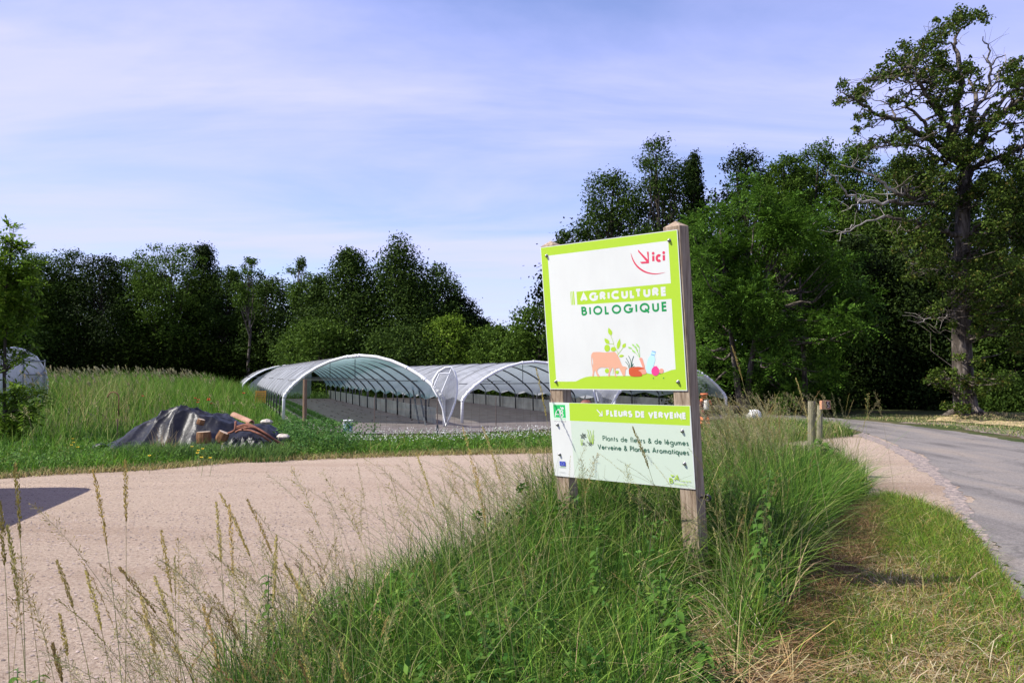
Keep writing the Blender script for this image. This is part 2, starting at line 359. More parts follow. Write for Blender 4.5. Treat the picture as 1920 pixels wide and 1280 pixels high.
def cols(n, pal, wts, jit=.18, rng=R):
    pal = np.array(pal); k = rng.choice(len(pal), n, p=np.array(wts) / sum(wts))
    return np.clip(pal[k] * (1 + rng.normal(0, jit, (n, 1))) * (1 + rng.normal(0, .05, (n, 3))), .005, 1)
class Acc:
    def __init__(s): s.V = []; s.Q = []; s.c = []; s.n = 0
    def add(s, r):
        V, Q, c = r; s.V.append(V); s.Q.append(Q + s.n); s.c.append(c); s.n += len(V)
    def build(s, name, label, cat='grass', kind='stuff', mat=None, parent=None):
        o = link(name, npmesh(name, np.concatenate(s.V), np.concatenate(s.Q), None, np.concatenate(s.c)), parent, [mat or M_grass])
        return tag(o, label, cat, kind=kind)
def bez(B, Cc, T, t): return B * (1 - t) ** 2 + Cc * 2 * t * (1 - t) + T * t * t
def stems(acc, B, Cc, T, r, colr, headL, K, kind, rng=R, scol=None, sl=.009, sw=.0032, stalk=.006):
    """thin stalks along quadratic curves with seed heads. kind 0 dense spike, 1 loose panicle"""
    n = len(B); segs = 8; t = np.linspace(0, 1, segs + 1)
    tan = T - B; tan /= np.linalg.norm(tan, axis=1)[:, None] + 1e-9
    s1 = np.cross(tan, [0, 0, 1.0]); s1 += .001; s1 /= np.linalg.norm(s1, axis=1)[:, None] + 1e-9; s2 = np.cross(tan, s1)
    V = np.zeros((n, segs + 1, 3, 3))
    for i, tt in enumerate(t):
        p = bez(B, Cc, T, tt); rr_ = (r * (1 - .6 * tt))[:, None]
        for k in range(3):
            q = 2 * pi * k / 3; V[:, i, k] = p + rr_ * (s1 * math.cos(q) + s2 * math.sin(q))
    per = (segs + 1) * 3
    q = np.array([(3 * i + k, 3 * i + (k + 1) % 3, 3 * i + 3 + (k + 1) % 3, 3 * i + 3 + k) for i in range(segs) for k in range(3)])
    acc.add((V.reshape(-1, 3), (q[None] + (np.arange(n) * per)[:, None, None]).reshape(-1, 4), np.repeat(colr, per, 0)))
    if K == 0: return
    ks = np.arange(K)[None, :] / K; tt = 1 - headL[:, None] * (ks + rng.random((n, K)) / K)
    tt = np.clip(tt, 0, 1)[:, :, None]
    P0 = bez(B[:, None], Cc[:, None], T[:, None], tt); tg = 2 * (1 - tt) * (Cc - B)[:, None] + 2 * tt * (T - Cc)[:, None]
    tg = tg / (np.linalg.norm(tg, axis=2)[:, :, None] + 1e-9)
    ph = rng.random((n, K)) * 2 * pi
    rd = s1[:, None] * np.cos(ph)[:, :, None] + s2[:, None] * np.sin(ph)[:, :, None]
    env = np.sin(pi * np.clip(ks * .86 + .1, 0, 1)) ** .6
    if kind == 0: off = stalk * (.3 + rng.random((n, K))) * env; al = .25
    else: off = stalk * (.2 + 1.2 * rng.random((n, K))) * env; al = .7
    P1 = P0 + rd * off[:, :, None] + tg * (off * (.8 if kind else .2))[:, :, None]
    d = tg * math.cos(al) + rd * math.sin(al) * 1.0 + rng.normal(0, .18, (n, K, 3)); d /= np.linalg.norm(d, axis=2)[:, :, None]
    sdv = np.cross(d, rng.normal(0, 1, (n, K, 3))); sdv /= np.linalg.norm(sdv, axis=2)[:, :, None] + 1e-9
    L = sl * (.7 + .6 * rng.random((n, K, 1))); W = sw * (.8 + .5 * rng.random((n, K, 1)))
    V = np.stack([P1 - d * L * .45, P1 + sdv * W * .5, P1 + d * L * .55, P1 - sdv * W * .5], 2).reshape(-1, 3)
    m = n * K; Q = np.arange(m * 4).reshape(-1, 4)
    sc = (scol if scol is not None else colr)
    sc = np.repeat(sc, K, 0) * (1 + rng.normal(0, .15, (m, 1)))
    acc.add((V, Q, np.repeat(np.clip(sc, .01, 1), 4, 0)))
    if kind == 1:   # fine branchlets
        w_ = np.full((n, K, 1), .0006)
        V = np.stack([P0 - sdv * w_, P0 + sdv * w_, P1 + sdv * w_, P1 - sdv * w_], 2).reshape(-1, 3)
        acc.add((V, Q, np.repeat(np.repeat(colr, K, 0), 4, 0)))

GRN = [(.045, .115, .014), (.085, .18, .020), (.024, .068, .012), (.16, .25, .035), (.36, .31, .12), (.50, .41, .21)]
SEED = [(.34, .28, .08), (.27, .24, .06), (.42, .35, .14), (.22, .15, .05)]

# ---- verge of tall grass round the sign
verge = np.array(gp((520, 1600), (610, 1290), (700, 1190), (820, 1130), (920, 1070), (1040, 1000), (1150, 955), (1300, 915), (1430, 890), (1535, 878), (1585, 898), (1625, 937), (1582, 962), (1545, 1000), (1510, 1050), (1480, 1140), (1430, 1230), (1380, 1330), (1300, 1600)))
A = Acc()
def hmod(P):   # taller towards the back, lower next to the mown edge and at the tip
    return (.70 + .42 * sstep(4.8, 7.5, P[:, 1])) * (1 - .35 * sstep(3.0, 4.2, P[:, 0])) * np.where((np.abs(960 + F * P[:, 0] / P[:, 1] - 1305) < 62) & (P[:, 1] < 6.02), .30, 1.0)
def clumpy(P, sc=2.2):
    return .5 + .5 * np.sin(P[:, 0] * sc * 2.1 + np.sin(P[:, 1] * sc * 1.7) * 1.6) * np.sin(P[:, 1] * sc * 2.6 + 1.3)
ar = area(verge)
n = int(ar * 1900); P = rng_in_poly(verge, n)
kk = R.random(n) < np.where(P[:, 1] > 7, .55, 1.0); P = P[kk]; n = len(P)
h = (.22 + .40 * R.random(n)) * hmod(P) * (.7 + .6 * clumpy(P))
A.add(blades(P, h, .005 + .006 * R.random(n), .15 + .9 * R.random(n), cols(n, GRN, [5, 4, 4, 2.5, .5, .4]), 4))
def tussocks(acc, poly, nt, per, hr, wr, pal, wts, spread=.05, segs=5, hm=None):
    Tc = rng_in_poly(poly, nt); nt = len(Tc); hT = hr[0] + (hr[1] - hr[0]) * R.random(nt)
    if hm is not None: hT = hT * hm(Tc)
    n_ = nt * per; c_ = np.repeat(Tc, per, 0); a_ = R.random(n_) * 2 * pi; rad_ = spread * np.sqrt(R.random(n_))
    Pp = c_ + np.stack([np.cos(a_), np.sin(a_)], -1) * rad_[:, None]; hh = np.repeat(hT, per) * (.55 + .5 * R.random(n_)); ln = .05 + 1.25 * R.random(n_) ** 1.5; a_ = a_ + R.normal(0, .9, n_)
    tc_ = np.repeat(cols(nt, pal, wts, .25), per, 0) * (1 + R.normal(0, .2, (n_, 1)))
    V, Q, c2 = blades(Pp, hh, wr[0] + (wr[1] - wr[0]) * R.random(n_), ln * 0 + .001, np.clip(tc_, .005, 1), segs)
    V = V.reshape(n_, segs + 1, 2, 3); t = np.linspace(0, 1, segs + 1); dirv = np.stack([np.cos(a_), np.sin(a_)], -1)
    V[..., :2] += (dirv[:, None, None, :] * (ln * hh)[:, None, None, None] * (t ** 1.8)[None, :, None, None]); V[..., 2] -= (hh * ln * .42)[:, None, None] * (t ** 2.6)[None, :, None]
    acc.add((V.reshape(-1, 3), Q, c2))
tussocks(A, verge, int(ar * 26), 34, (.5, .98), (.005, .013), GRN, [5, 6, 3, 3.5, .3, .2], hm=hmod, spread=.11)
tussocks(A, verge, int(ar * 13), 34, (.35, .75), (.008, .017), GRN, [3, 5, 3, 4, .1, .1], hm=hmod)
n = int(ar * 420); P = rng_in_poly(verge, n); P = P[(P[:, 0] > 0.2)]; n = len(P)
h = (.5 + .45 * R.random(n)) * hmod(P)
A.add(blades(P, h, .005 + .006 * R.random(n), .1 + .6 * R.random(n), cols(n, GRN, [4, 4, 3, 3, .8, .5]), 5))
n = int(ar * 260); P = rng_in_poly(verge, n); n = len(P)   # stray long blades crossing the rest
A.add(blades(P, (.5 + .55 * R.random(n)) * hmod(P), .004 + .006 * R.random(n), .5 + 1.0 * R.random(n), cols(n, [(.13, .24, .025), (.20, .30, .05), (.07, .16, .02), (.42, .36, .17)], [4, 3, 3, .8]), 5))
n = int(ar * 34); P = rng_in_poly(verge, n); P = P[R.random(n) < clumpy(P, 1.6) * 1.3]; n = len(P)
def leafblobs(acc, P, zc, rad_, k, size, pal, rng=R):
    n = len(P); c = np.repeat(np.concatenate([P, zc[:, None]], 1), k, 0); r = np.repeat(rad_, k)[:, None]
    d = rng.normal(0, 1, (n * k, 3)); d /= np.linalg.norm(d, axis=1)[:, None]; pos = c + d * r * (.4 + .6 * rng.random((n * k, 1))) * np.array([1, 1, .8]); pos[:, 2] = np.abs(pos[:, 2])
    nn = rng.normal(0, .6, (n * k, 3)) + [0, 0, .9]; a = np.cross(nn, rng.normal(0, 1, (n * k, 3))); a /= np.linalg.norm(a, axis=1)[:, None] + 1e-9; b = np.cross(nn, a); b /= np.linalg.norm(b, axis=1)[:, None] + 1e-9
    s_ = size * (.6 + .8 * rng.random((n * k, 1)))
    V = np.stack([pos - a * s_, pos + b * s_ * .5, pos + a * s_, pos - b * s_ * .5], 1).reshape(-1, 3)
    acc.add((V, np.arange(len(V)).reshape(-1, 4), np.repeat(cols(n * k, pal, [1] * len(pal)), 4, 0)))
leafblobs(A, P, (.08 + .5 * R.random(n)) * hmod(P), .07 + .08 * R.random(n), 44, .021, [(.045, .12, .016), (.07, .16, .02), (.03, .08, .012), (.11, .19, .03)])
A.build('verge_grass', 'dense tall green grass of the verge around the sign posts')
# near-bottom spill: low green herbs in front of gravel at lower left-middle
A = Acc()
sp = np.array(gp((330, 1700), (430, 1310), (570, 1210), (720, 1140), (840, 1095), (900, 1230), (760, 1600)))
n = int(area(sp) * 1300); P = rng_in_poly(sp, n)
A.add(blades(P, .15 + .4 * R.random(n), .004 + .004 * R.random(n), .2 + .9 * R.random(n), cols(n, GRN, [4, 4, 3, 3, 1, .8]), 4))
tussocks(A, sp, int(area(sp) * 26), 40, (.35, .72), (.005, .011), GRN, [5, 6, 3, 3, .5, .4], spread=.10)
lt = np.array(gp((100, 1900), (140, 1480), (300, 1330), (520, 1230), (620, 1500), (500, 1900)))
tussocks(A, lt, int(area(lt) * 7), 26, (.25, .55), (.004, .009), GRN, [5, 6, 3, 4, 1, 1], spread=.10)
A.build('thin_grass_fringe', 'thinner green grass spilling from the verge onto the gravel')

def rand_stems(acc, poly, n, hmin, hmax, kind, K, lean=.5, colp=((.20, .22, .08), (.30, .28, .13)), seedp=SEED, rr_=.0013, hl=(.2, .34), sl=.009, sw=.003, stalk=.006, wind=(-.25, 0), near=None):
    P = rng_in_poly(poly, n)
    if near is not None: P = P[near(P)]; n = len(P)
    sxp = 960 + F * P[:, 0] / P[:, 1]; kp = ~((sxp > 1010) & (sxp < 1330) & (P[:, 1] < 6.4) & (R.random(n) < .96)) & ~((sxp > 1488) & (sxp < 1562)) & ~((sxp > 1306) & (sxp < 1342) & (P[:, 1] > 7)); P = P[kp]; n = len(P)
    h = (hmin + (hmax - hmin) * R.random(n)); a = R.random(n) * 2 * pi
    L = h * lean * (.2 + R.random(n))
    B = np.concatenate([P, terrain(P[:, 0], P[:, 1])[:, None]], 1)
    T = B + np.stack([L * np.cos(a) + wind[0] * h, L * np.sin(a) + wind[1] * h, h], -1)
    Cc = B + (T - B) * np.array([.25, .25, .68])
    sc = cols(n, seedp, [1] * len(seedp), .12)
    stems(acc, B, Cc, T, np.full(n, rr_), cols(n, colp, [1] * len(colp), .15), hl[0] + (hl[1] - hl[0]) * R.random(n), K, kind, scol=sc, sl=sl, sw=sw, stalk=stalk)
A = Acc()
vf = lambda P: P[:, 1] > 3.2
rand_stems(A, verge, int(ar * 17), .6, 1.12, 1, 46, stalk=.022, sl=.008, sw=.0028, near=vf)
rand_stems(A, verge, int(ar * 13), .6, 1.10, 0, 60, near=vf)
rand_stems(A, verge, int(ar * 45), .45, 1.0, 0, 0, near=vf, lean=1.1, rr_=.0016, wind=(0, 0), colp=((.22, .29, .07), (.13, .22, .04), (.34, .32, .13)))
# taller and denser heads of grass right of the sign and behind it
back = np.array(gp((1300, 1010), (1310, 925), (1450, 895), (1560, 880), (1600, 905), (1560, 960), (1450, 1010)))
rand_stems(A, back, int(area(back) * 80), .8, 1.36, 1, 40, stalk=.02, sl=.013, sw=.005, rr_=.002, seedp=[(.36, .31, .16), (.30, .27, .13), (.45, .38, .22)])
rand_stems(A, back, int(area(back) * 40), .8, 1.36, 0, 50, sl=.014, sw=.005, rr_=.002)
lft = np.array(gp((800, 1130), (920, 1070), (1040, 1000), (1040, 1100), (900, 1200)))
rand_stems(A, lft, int(area(lft) * 80), .5, .95, 1, 44, stalk=.02, wind=(-.3, .1), seedp=[(.34, .32, .15), (.42, .38, .21)])
A.build('seeding_grass', 'tall seeding grass stalks with pale panicles rising from the verge')

# ---- individually seen stalks at lower left and middle (foot pixel, tip pixel, distance, type)
HS = [((240, 1500), (175, 880), 3.6, 0), ((232, 1500), (235, 862), 3.7, 0), ((50, 1500), (28, 868), 3.4, 0), ((20, 1500), (0, 940), 3.2, 0), ((60, 1500), (14, 985), 3.1, 0),
      ((320, 1400), (62, 945), 3.7, 1), ((200, 1500), (107, 1050), 3.6, 0), ((235, 1500), (160, 1068), 3.5, 0), ((420, 1450), (223, 1063), 3.6, 0), ((350, 1450), (302, 995), 3.8, 0),
      ((430, 1450), (405, 940), 3.9, 0), ((445, 1450), (430, 945), 3.9, 0), ((560, 1400), (412, 925), 4.0, 0), ((600, 1400), (463, 936), 4.1, 0), ((505, 1450), (518, 1003), 3.9, 0),
      ((700, 1400), (545, 875), 4.2, 1), ((800, 1400), (603, 883), 4.3, 1), ((152, 1500), (112, 1150), 3.5, 0), ((145, 1500), (98, 1205), 3.3, 0), ((780, 1400), (583, 995), 4.2, 1),
      ((660, 1400), (533, 1055), 4.1, 0), ((900, 1400), (780, 848), 4.8, 0), ((930, 1350), (838, 858), 5.0, 1), ((960, 1400), (868, 800), 5.2, 0), ((1010, 1300), (905, 800), 5.3, 0),
      ((860, 1350), (728, 908), 4.6, 1), ((950, 1350), (890, 875), 5.0, 0), ((980, 1350), (935, 870), 5.1, 1), ((760, 1400), (642, 918), 4.4, 1), ((674, 1400), (677, 915), 4.4, 1),
      ((490, 1450), (325, 1065), 3.7, 1), ((380, 1500), (290, 1080), 3.5, 0), ((400, 1500), (345, 1100), 3.6, 1), ((130, 1500), (60, 1120), 3.2, 1), ((90, 1500), (38, 1040), 3.2, 1),
      ((1080, 1300), (1000, 850), 5.2, 1), ((1280, 1150), (1186, 800), 5.15, 0), ((1060, 1200), (1120, 850), 5.3, 1), ((1110, 1120), (1090, 862), 5.4, 1),
      ((1190, 1120), (1175, 872), 5.4, 1), ((1060, 1100), (1005, 690), 6.9, 0), ((340, 1600), (265, 1120), 3.4, 0), ((460, 1600), (380, 1130), 3.6, 0), ((520, 1600), (455, 1080), 3.7, 1), ((12, 1500), (40, 1080), 3.0, 1),
      ((330, 1500), (335, 1010), 3.7, 1), ((1570, 1100), (1492, 708), 8.5, 0), ((1440, 1000), (1372, 648), 9.0, 0), ((1680, 960), (1640, 733), 9.6, 1), ((1622, 970), (1628, 738), 9.8, 1)]
A = Acc()
def hero(L, K, stalk, kind, sl, sw, r, hl, cmul=1.0):
    B = []; T = []; Cc = []
    for f, tp, Yd, k in L:
        g = G(*f); yb = min(Yd, g[1]) if g[1] < Yd else Yd
        b = at(f[0], f[1], yb); b = np.array([b[0], yb, 0.0]) if b[2] < .35 else np.array([b[0], yb, 0.0])
        e = at(tp[0], tp[1], Yd + R.normal(0, .08)); B.append(b); T.append(e)
        m = (b + e) / 2; dxy = (e - b)[:2]; Cc.append(np.array([b[0] + dxy[0] * .28, b[1] + dxy[1] * .3, b[2] + (e[2] - b[2]) * .62]))
    B, T, Cc = map(np.array, (B, T, Cc)); n = len(B)
    stems(A, B, Cc, T, np.full(n, r), cols(n, [(.24, .25, .09), (.30, .27, .12)], [1, 1], .1) * cmul, hl[0] + (hl[1] - hl[0]) * R.random(n), K, kind, scol=cols(n, [(.30, .23, .06), (.36, .29, .09), (.24, .19, .05)], [1, 1, 1], .1), sl=sl, sw=sw, stalk=stalk)
near0 = [q for q in HS if q[3] == 0]; near1 = [q for q in HS if q[3] == 1]
hero(near0, 210, .0085, 0, .015, .0052, .0022, (.24, .34))
hero(near1, 85, .026, 1, .013, .0044, .0017, (.22, .32))
# more random ones filling the lower left
lowl = np.array(gp((240, 1900), (260, 1420), (430, 1330), (640, 1250), (760, 1600), (700, 2200)))
rand_stems(A, lowl, 130, .45, .85, 1, 50, stalk=.022, sl=.010, sw=.003)
rand_stems(A, lowl, 90, .45, .85, 0, 80, sl=.012, sw=.0035, stalk=.006)
lowl2 = np.array(gp((-50, 1900), (-40, 1420), (90, 1400), (120, 1900)))
rand_stems(A, lowl2, 14, .4, .9, 1, 60, stalk=.022, sl=.011, sw=.003)
lowa = np.array(gp((-80, 2200), (-60, 1500), (260, 1420), (560, 1340), (640, 2200)))
n = 5200; P = rng_in_poly(lowa, n); A.add(blades(P, .1 + .35 * R.random(n) ** 2, .003 + .003 * R.random(n), .2 + .8 * R.random(n), cols(n, GRN, [3, 3, 2, 3, 2, 1.5]), 4))
A.build('grass_stalks', 'slender brown-headed grass stalks standing before the gravel at lower left')

# ---- mown verge to the right
mown = np.array(gp((1300, 1700), (1380, 1290), (1450, 1180), (1500, 1080), (1560, 990), (1600, 950), (1660, 930), (1720, 943), (1790, 975), (1850, 1040), (1890, 1095), (1930, 1165), (1990, 1300), (2080, 1700)))
M_thatch = noisemat('dry_thatch', [(.3, (.035, .025, .012)), (.45, (.09, .065, .03)), (.58, (.20, .14, .07)), (.75, (.36, .28, .16))], 6, 10, .95, .7, 60, nrough=.75)
sheet('verge_soil', smoothpoly(mown, 8, .02), .008, M_thatch)
sheet('verge_earth', smoothpoly(verge, 8, .02), .0125, noisemat('dark_soil', [(.3, (.02, .022, .01)), (.7, (.07, .065, .035))], 8, 8, .95, .5))
A = Acc(); n = int(area(mown) * 5200); P = rng_in_poly(mown, n)
def drymask(P):
    d = np.exp(-(((P[:, 0] - 2.6) / .75) ** 2 + ((P[:, 1] - 6.6) / 1.0) ** 2)) + .8 * np.exp(-(((P[:, 0] - 2.0) / 1.3) ** 2 + ((P[:, 1] - 4.4) / .45) ** 2)) + .6 * np.exp(-(((P[:, 0] - 3.0) / .4) ** 2 + ((P[:, 1] - 5.3) / .35) ** 2))
    return np.clip(d + .25 * np.sin(P[:, 0] * 5 + 2 * np.sin(P[:, 1] * 3)) * np.sin(P[:, 1] * 4.3), 0, 1)
dm = drymask(P); kp = R.random(n) < (1 - .45 * dm); P = P[kp]; dm = dm[kp]; n = len(P)
dry = R.random(n) < (.08 + .58 * dm)
cg = cols(n, [(.12, .22, .018), (.055, .13, .014), (.20, .27, .03), (.26, .26, .06)], [3, 2.5, 2, 1.5], .25); cd = cols(n, [(.34, .23, .08), (.22, .13, .05), (.48, .37, .18)], [2, 2, 1])
col = np.where(dry[:, None], cd, cg)
edge = sstep(.4, 1.6, P[:, 0] - (.55 * P[:, 1] - 1.0))
h = (.03 + .07 * R.random(n)) * (1.2 + 1.3 * (1 - dm) * R.random(n))
A.add(blades(P, h, .0035 + .0035 * R.random(n), .3 + 1.2 * R.random(n), col, 2))
n = 1500; P = rng_in_poly(mown, n); A.add(blades(P, .12 + .14 * R.random(n), .004 + .003 * R.random(n), .3 + .8 * R.random(n), cols(n, GRN, [3, 4, 2, 4, 1, 1]), 4))
A.build('mown_grass', 'short mown grass with straw patches beside the road')
# straw litter
A = Acc()
def litter(acc, poly, n, L=(.05, .25), z=(.01, .06), wgt=None, pal=((.40, .31, .16), (.30, .22, .11), (.50, .42, .26))):
    P = rng_in_poly(poly, n)
    if wgt is not None: P = P[R.random(n) < wgt(P)]; n = len(P)
    a = R.random(n) * 2 * pi; l = L[0] + (L[1] - L[0]) * R.random(n) ** 2; d = np.stack([np.cos(a), np.sin(a), R.normal(0, .22, n)], -1)
    s_ = np.stack([-np.sin(a), np.cos(a), 0 * a], -1); w_ = (.0012 + .0015 * R.random(n))[:, None]
    B = np.concatenate([P, (terrain(P[:, 0], P[:, 1]) + z[0] + (z[1] - z[0]) * R.random(n))[:, None]], 1); E = B + d * l[:, None]; E[:, 2] = np.maximum(E[:, 2], .012)
    Mi = (B + E) / 2; Mi[:, 2] += l * .08
    V = np.stack([B - s_ * w_, B + s_ * w_, Mi - s_ * w_, Mi + s_ * w_, E - s_ * w_, E + s_ * w_], 1).reshape(-1, 3)
    q = np.array([(0, 1, 3, 2), (2, 3, 5, 4)]); Q = (q[None] + (np.arange(n) * 6)[:, None, None]).reshape(-1, 4)
    acc.add((V, Q, np.repeat(cols(n, pal, [1] * len(pal), .15), 6, 0)))
litter(A, mown, 17000, wgt=lambda P: .12 + .88 * drymask(P))
litter(A, verge, 5000, L=(.1, .4), z=(.02, .25))
vedge = np.array(gp((1380, 1330), (1440, 1180), (1490, 1090), (1520, 1010), (1560, 965), (1610, 945), (1650, 965), (1640, 1040), (1590, 1110), (1540, 1180), (1480, 1330)))
litter(A, vedge, 9000, L=(.06, .30), z=(.01, .12), pal=((.17, .09, .04), (.26, .16, .07), (.34, .24, .11), (.10, .055, .025)))
litter(A, np.array(gp((1150, 1600), (1260, 1240), (1340, 1190), (1480, 1260), (1560, 1600))), 4200, L=(.12, .5), z=(.02, .12), pal=((.34, .24, .11), (.46, .36, .19), (.24, .15, .07)))
n = 2600; P = rng_in_poly(vedge, n); A.add(blades(P, .08 + .22 * R.random(n), .003 + .004 * R.random(n), .5 + 1.3 * R.random(n), cols(n, [(.20, .11, .045), (.32, .22, .10), (.12, .15, .03), (.09, .05, .02)], [2, 2, 2, 2], .25), 4))
A.build('straw_litter', 'pale dry straw cuttings lying on the mown verge', 'straw')

# ---- strip between gravel and tunnels, wild field at left
A = Acc()
strip = np.array(gp((-250, 925), (0, 895), (110, 888), (300, 878), (450, 865), (600, 859), (800, 852), (1040, 847), (1250, 839), (1450, 827), (1555, 817), (1555, 800), (1400, 796), (1200, 808), (1030, 822), (820, 828), (640, 832), (540, 814), (520, 800), (470, 800), (-300, 850)))
n = int(area(strip) * 330); P = rng_in_poly(strip, n)
h = (.10 + .24 * R.random(n)) * (.6 + .8 * clumpy(P, .9))
A.add(blades(P, h, .010 + .012 * R.random(n), .3 + .9 * R.random(n), cols(n, [(.075, .18, .016), (.12, .24, .022), (.045, .12, .013), (.24, .25, .07)], [4, 4, 3, 1]), 2))
# yellowed edge along the drive
edg = [(-250, 925), (0, 897), (110, 890), (300, 880), (450, 867), (600, 861), (800, 854), (1040, 849), (1250, 841), (1450, 829), (1555, 818)]
e1 = np.array(gp(*edg)); e2 = e1 + np.array([0.1, .75])
edgep = np.concatenate([e1 - [0, .12], e2[::-1]])
n = 11000; P = rng_in_poly(edgep, n)
A.add(blades(P, .05 + .11 * R.random(n), .010 + .008 * R.random(n), .4 + R.random(n), cols(n, [(.38, .31, .14), (.30, .24, .10), (.22, .24, .07)], [3, 2, 2]), 2))
A.build('grass_strip', 'low green grass with yellowed edge between gravel and the tunnels')
A = Acc()
field = np.array(gp((-300, 885), (-100, 868), (80, 858), (225, 842), (300, 838), (345, 837), (430, 837), (500, 818), (522, 797)) + [(-7.6, 26.5), (-11.9, 38), (-17.2, 54), (-26, 80), (-45, 80), (-30, 40), (-22, 22)])
n = 62000; P = rng_in_poly(field, n); kp = R.random(n) < np.clip(22 / P[:, 1], .25, 1) ; P = P[kp]; n = len(P)
fx = P[:, 0] / P[:, 1] * F + 960
tall = sstep(17, 25, P[:, 1])
h = (.35 + .30 * R.random(n)) * (1 - tall) + (.85 + .38 * R.random(n)) * tall
h *= (.72 + .55 * clumpy(P, .55)); h *= 1 - .35 * sstep(380, 480, fx) * (1 - sstep(30, 36, P[:, 1]))
tan = np.exp(-((fx - 185) / 95) ** 2 - ((P[:, 1] - 27) / 8) ** 2) * .5
isT = R.random(n) < tan + .03
c = np.where(isT[:, None], cols(n, [(.34, .31, .12), (.24, .26, .08)], [1, 1]), cols(n, [(.085, .19, .018), (.13, .25, .025), (.050, .13, .014), (.21, .27, .06)], [4, 4, 3, 1.2]))
A.add(blades(P, h, (.010 + .012 * R.random(n)) * (P[:, 1] / 22) ** .5, .1 + .6 * R.random(n), c, 3))
A.build('field_grass', 'rank tall meadow grass filling the field left of the tunnels')
A = Acc()
fld2 = np.array([(-11, 24), (-14, 40), (-19, 56), (-36, 60), (-28, 36), (-20, 22)])
rand_stems(A, fld2, 900, .9, 1.38, 0, 14, rr_=.006, sl=.09, sw=.028, stalk=.012, lean=.25, hl=(.1, .16), seedp=[(.36, .33, .18), (.30, .28, .14)])
rand_stems(A, field, 700, .6, 1.0, 1, 14, rr_=.004, sl=.05, sw=.018, stalk=.04, lean=.3, near=lambda P: P[:, 1] < 28, seedp=[(.36, .31, .16), (.30, .28, .12)])
A.build('field_seedheads', 'pale seed heads standing above the meadow against the dark wood')
A = Acc(); P = rng_in_poly(strip, 2600)
leafblobs(A, P, .06 + .16 * R.random(len(P)), np.full(len(P), .12), 14, .022, [(.09, .18, .03), (.13, .24, .04), (.06, .12, .03)])
near_t = np.array(gp((520, 845), (540, 812), (600, 815), (720, 840), (640, 858), (560, 862)))
P = rng_in_poly(near_t, 160); leafblobs(A, P, .15 + .3 * R.random(len(P)), np.full(len(P), .17), 40, .028, [(.05, .12, .025), (.07, .16, .03)])
A.build('clover_leaves', 'low broad-leaved clover and herbs in the strip before the tunnels', 'ground cover')
A = Acc(); clov = np.array(gp((640, 850), (650, 828), (1030, 818), (1040, 838), (900, 846)))
P = rng_in_poly(clov, 900); n = len(P)
leafblobs(A, P, .22 + .1 * R.random(n), np.full(n, .008), 4, .014, [(.75, .74, .68), (.65, .66, .6)])
A.build('clover_flowers', 'tiny white clover flowers dotting the grass before the tunnels', 'flowers')
M_dirt = noisemat('roadside_dirt', [(.35, (.07, .055, .042)), (.5, (.15, .12, .095)), (.65, (.27, .22, .17))], 3, 10, .95, .6, 20, nrough=.7)
sheet('dirt_margin', smoothpoly(gp((1690, 793), (1780, 799), (1860, 812), (1940, 826), (2150, 852), (2150, 836), (1960, 816), (1860, 802), (1760, 793)), 16, .03), .013, M_dirt)
M_hay = noisemat('hay', [(.3, (.22, .16, .08)), (.5, (.38, .29, .15)), (.7, (.52, .43, .25))], 7, 10, .95, .8, 30, nrough=.75)
sheet('hay_mound', smoothpoly(gp((1740, 790), (1790, 786.5), (1850, 784), (1930, 785), (2050, 792), (2050, 806), (1960, 806), (1880, 799), (1800, 793)), 14, .04), .03, M_hay)
# right-hand verges: far side of the road, behind the gravel
A = Acc()
rv = np.array(gp((1380, 795), (1560, 806), (1600, 818), (1480, 830), (1380, 832)))
n = 7000; P = rng_in_poly(rv, n); A.add(blades(P, .15 + .35 * R.random(n), .012 + .012 * R.random(n), .3 + .8 * R.random(n), cols(n, GRN, [3, 4, 2, 4, 1, 1]), 3))
rv2 = np.array(gp((1560, 781), (1680, 790), (1790, 803), (1900, 818), (2100, 838), (2100, 800), (1800, 783), (1640, 776)))
n = 16000; P = rng_in_poly(rv2, n); dr = R.random(n) < .25 + .6 * np.exp(-((P[:, 0] - 18) / 4.5) ** 2 - ((P[:, 1] - 28.3) / 3.0) ** 2) * 1.1
A.add(blades(P, .03 + .06 * R.random(n), .012 + .012 * R.random(n), .4 + .9 * R.random(n), np.where(dr[:, None], cols(n, [(.50, .41, .22), (.38, .30, .14)], [1, 1]), cols(n, [(.14, .21, .05), (.10, .16, .04)], [1, 1])), 2))
A.build('roadside_grass', 'low grass and mown hay along the far side of the road')

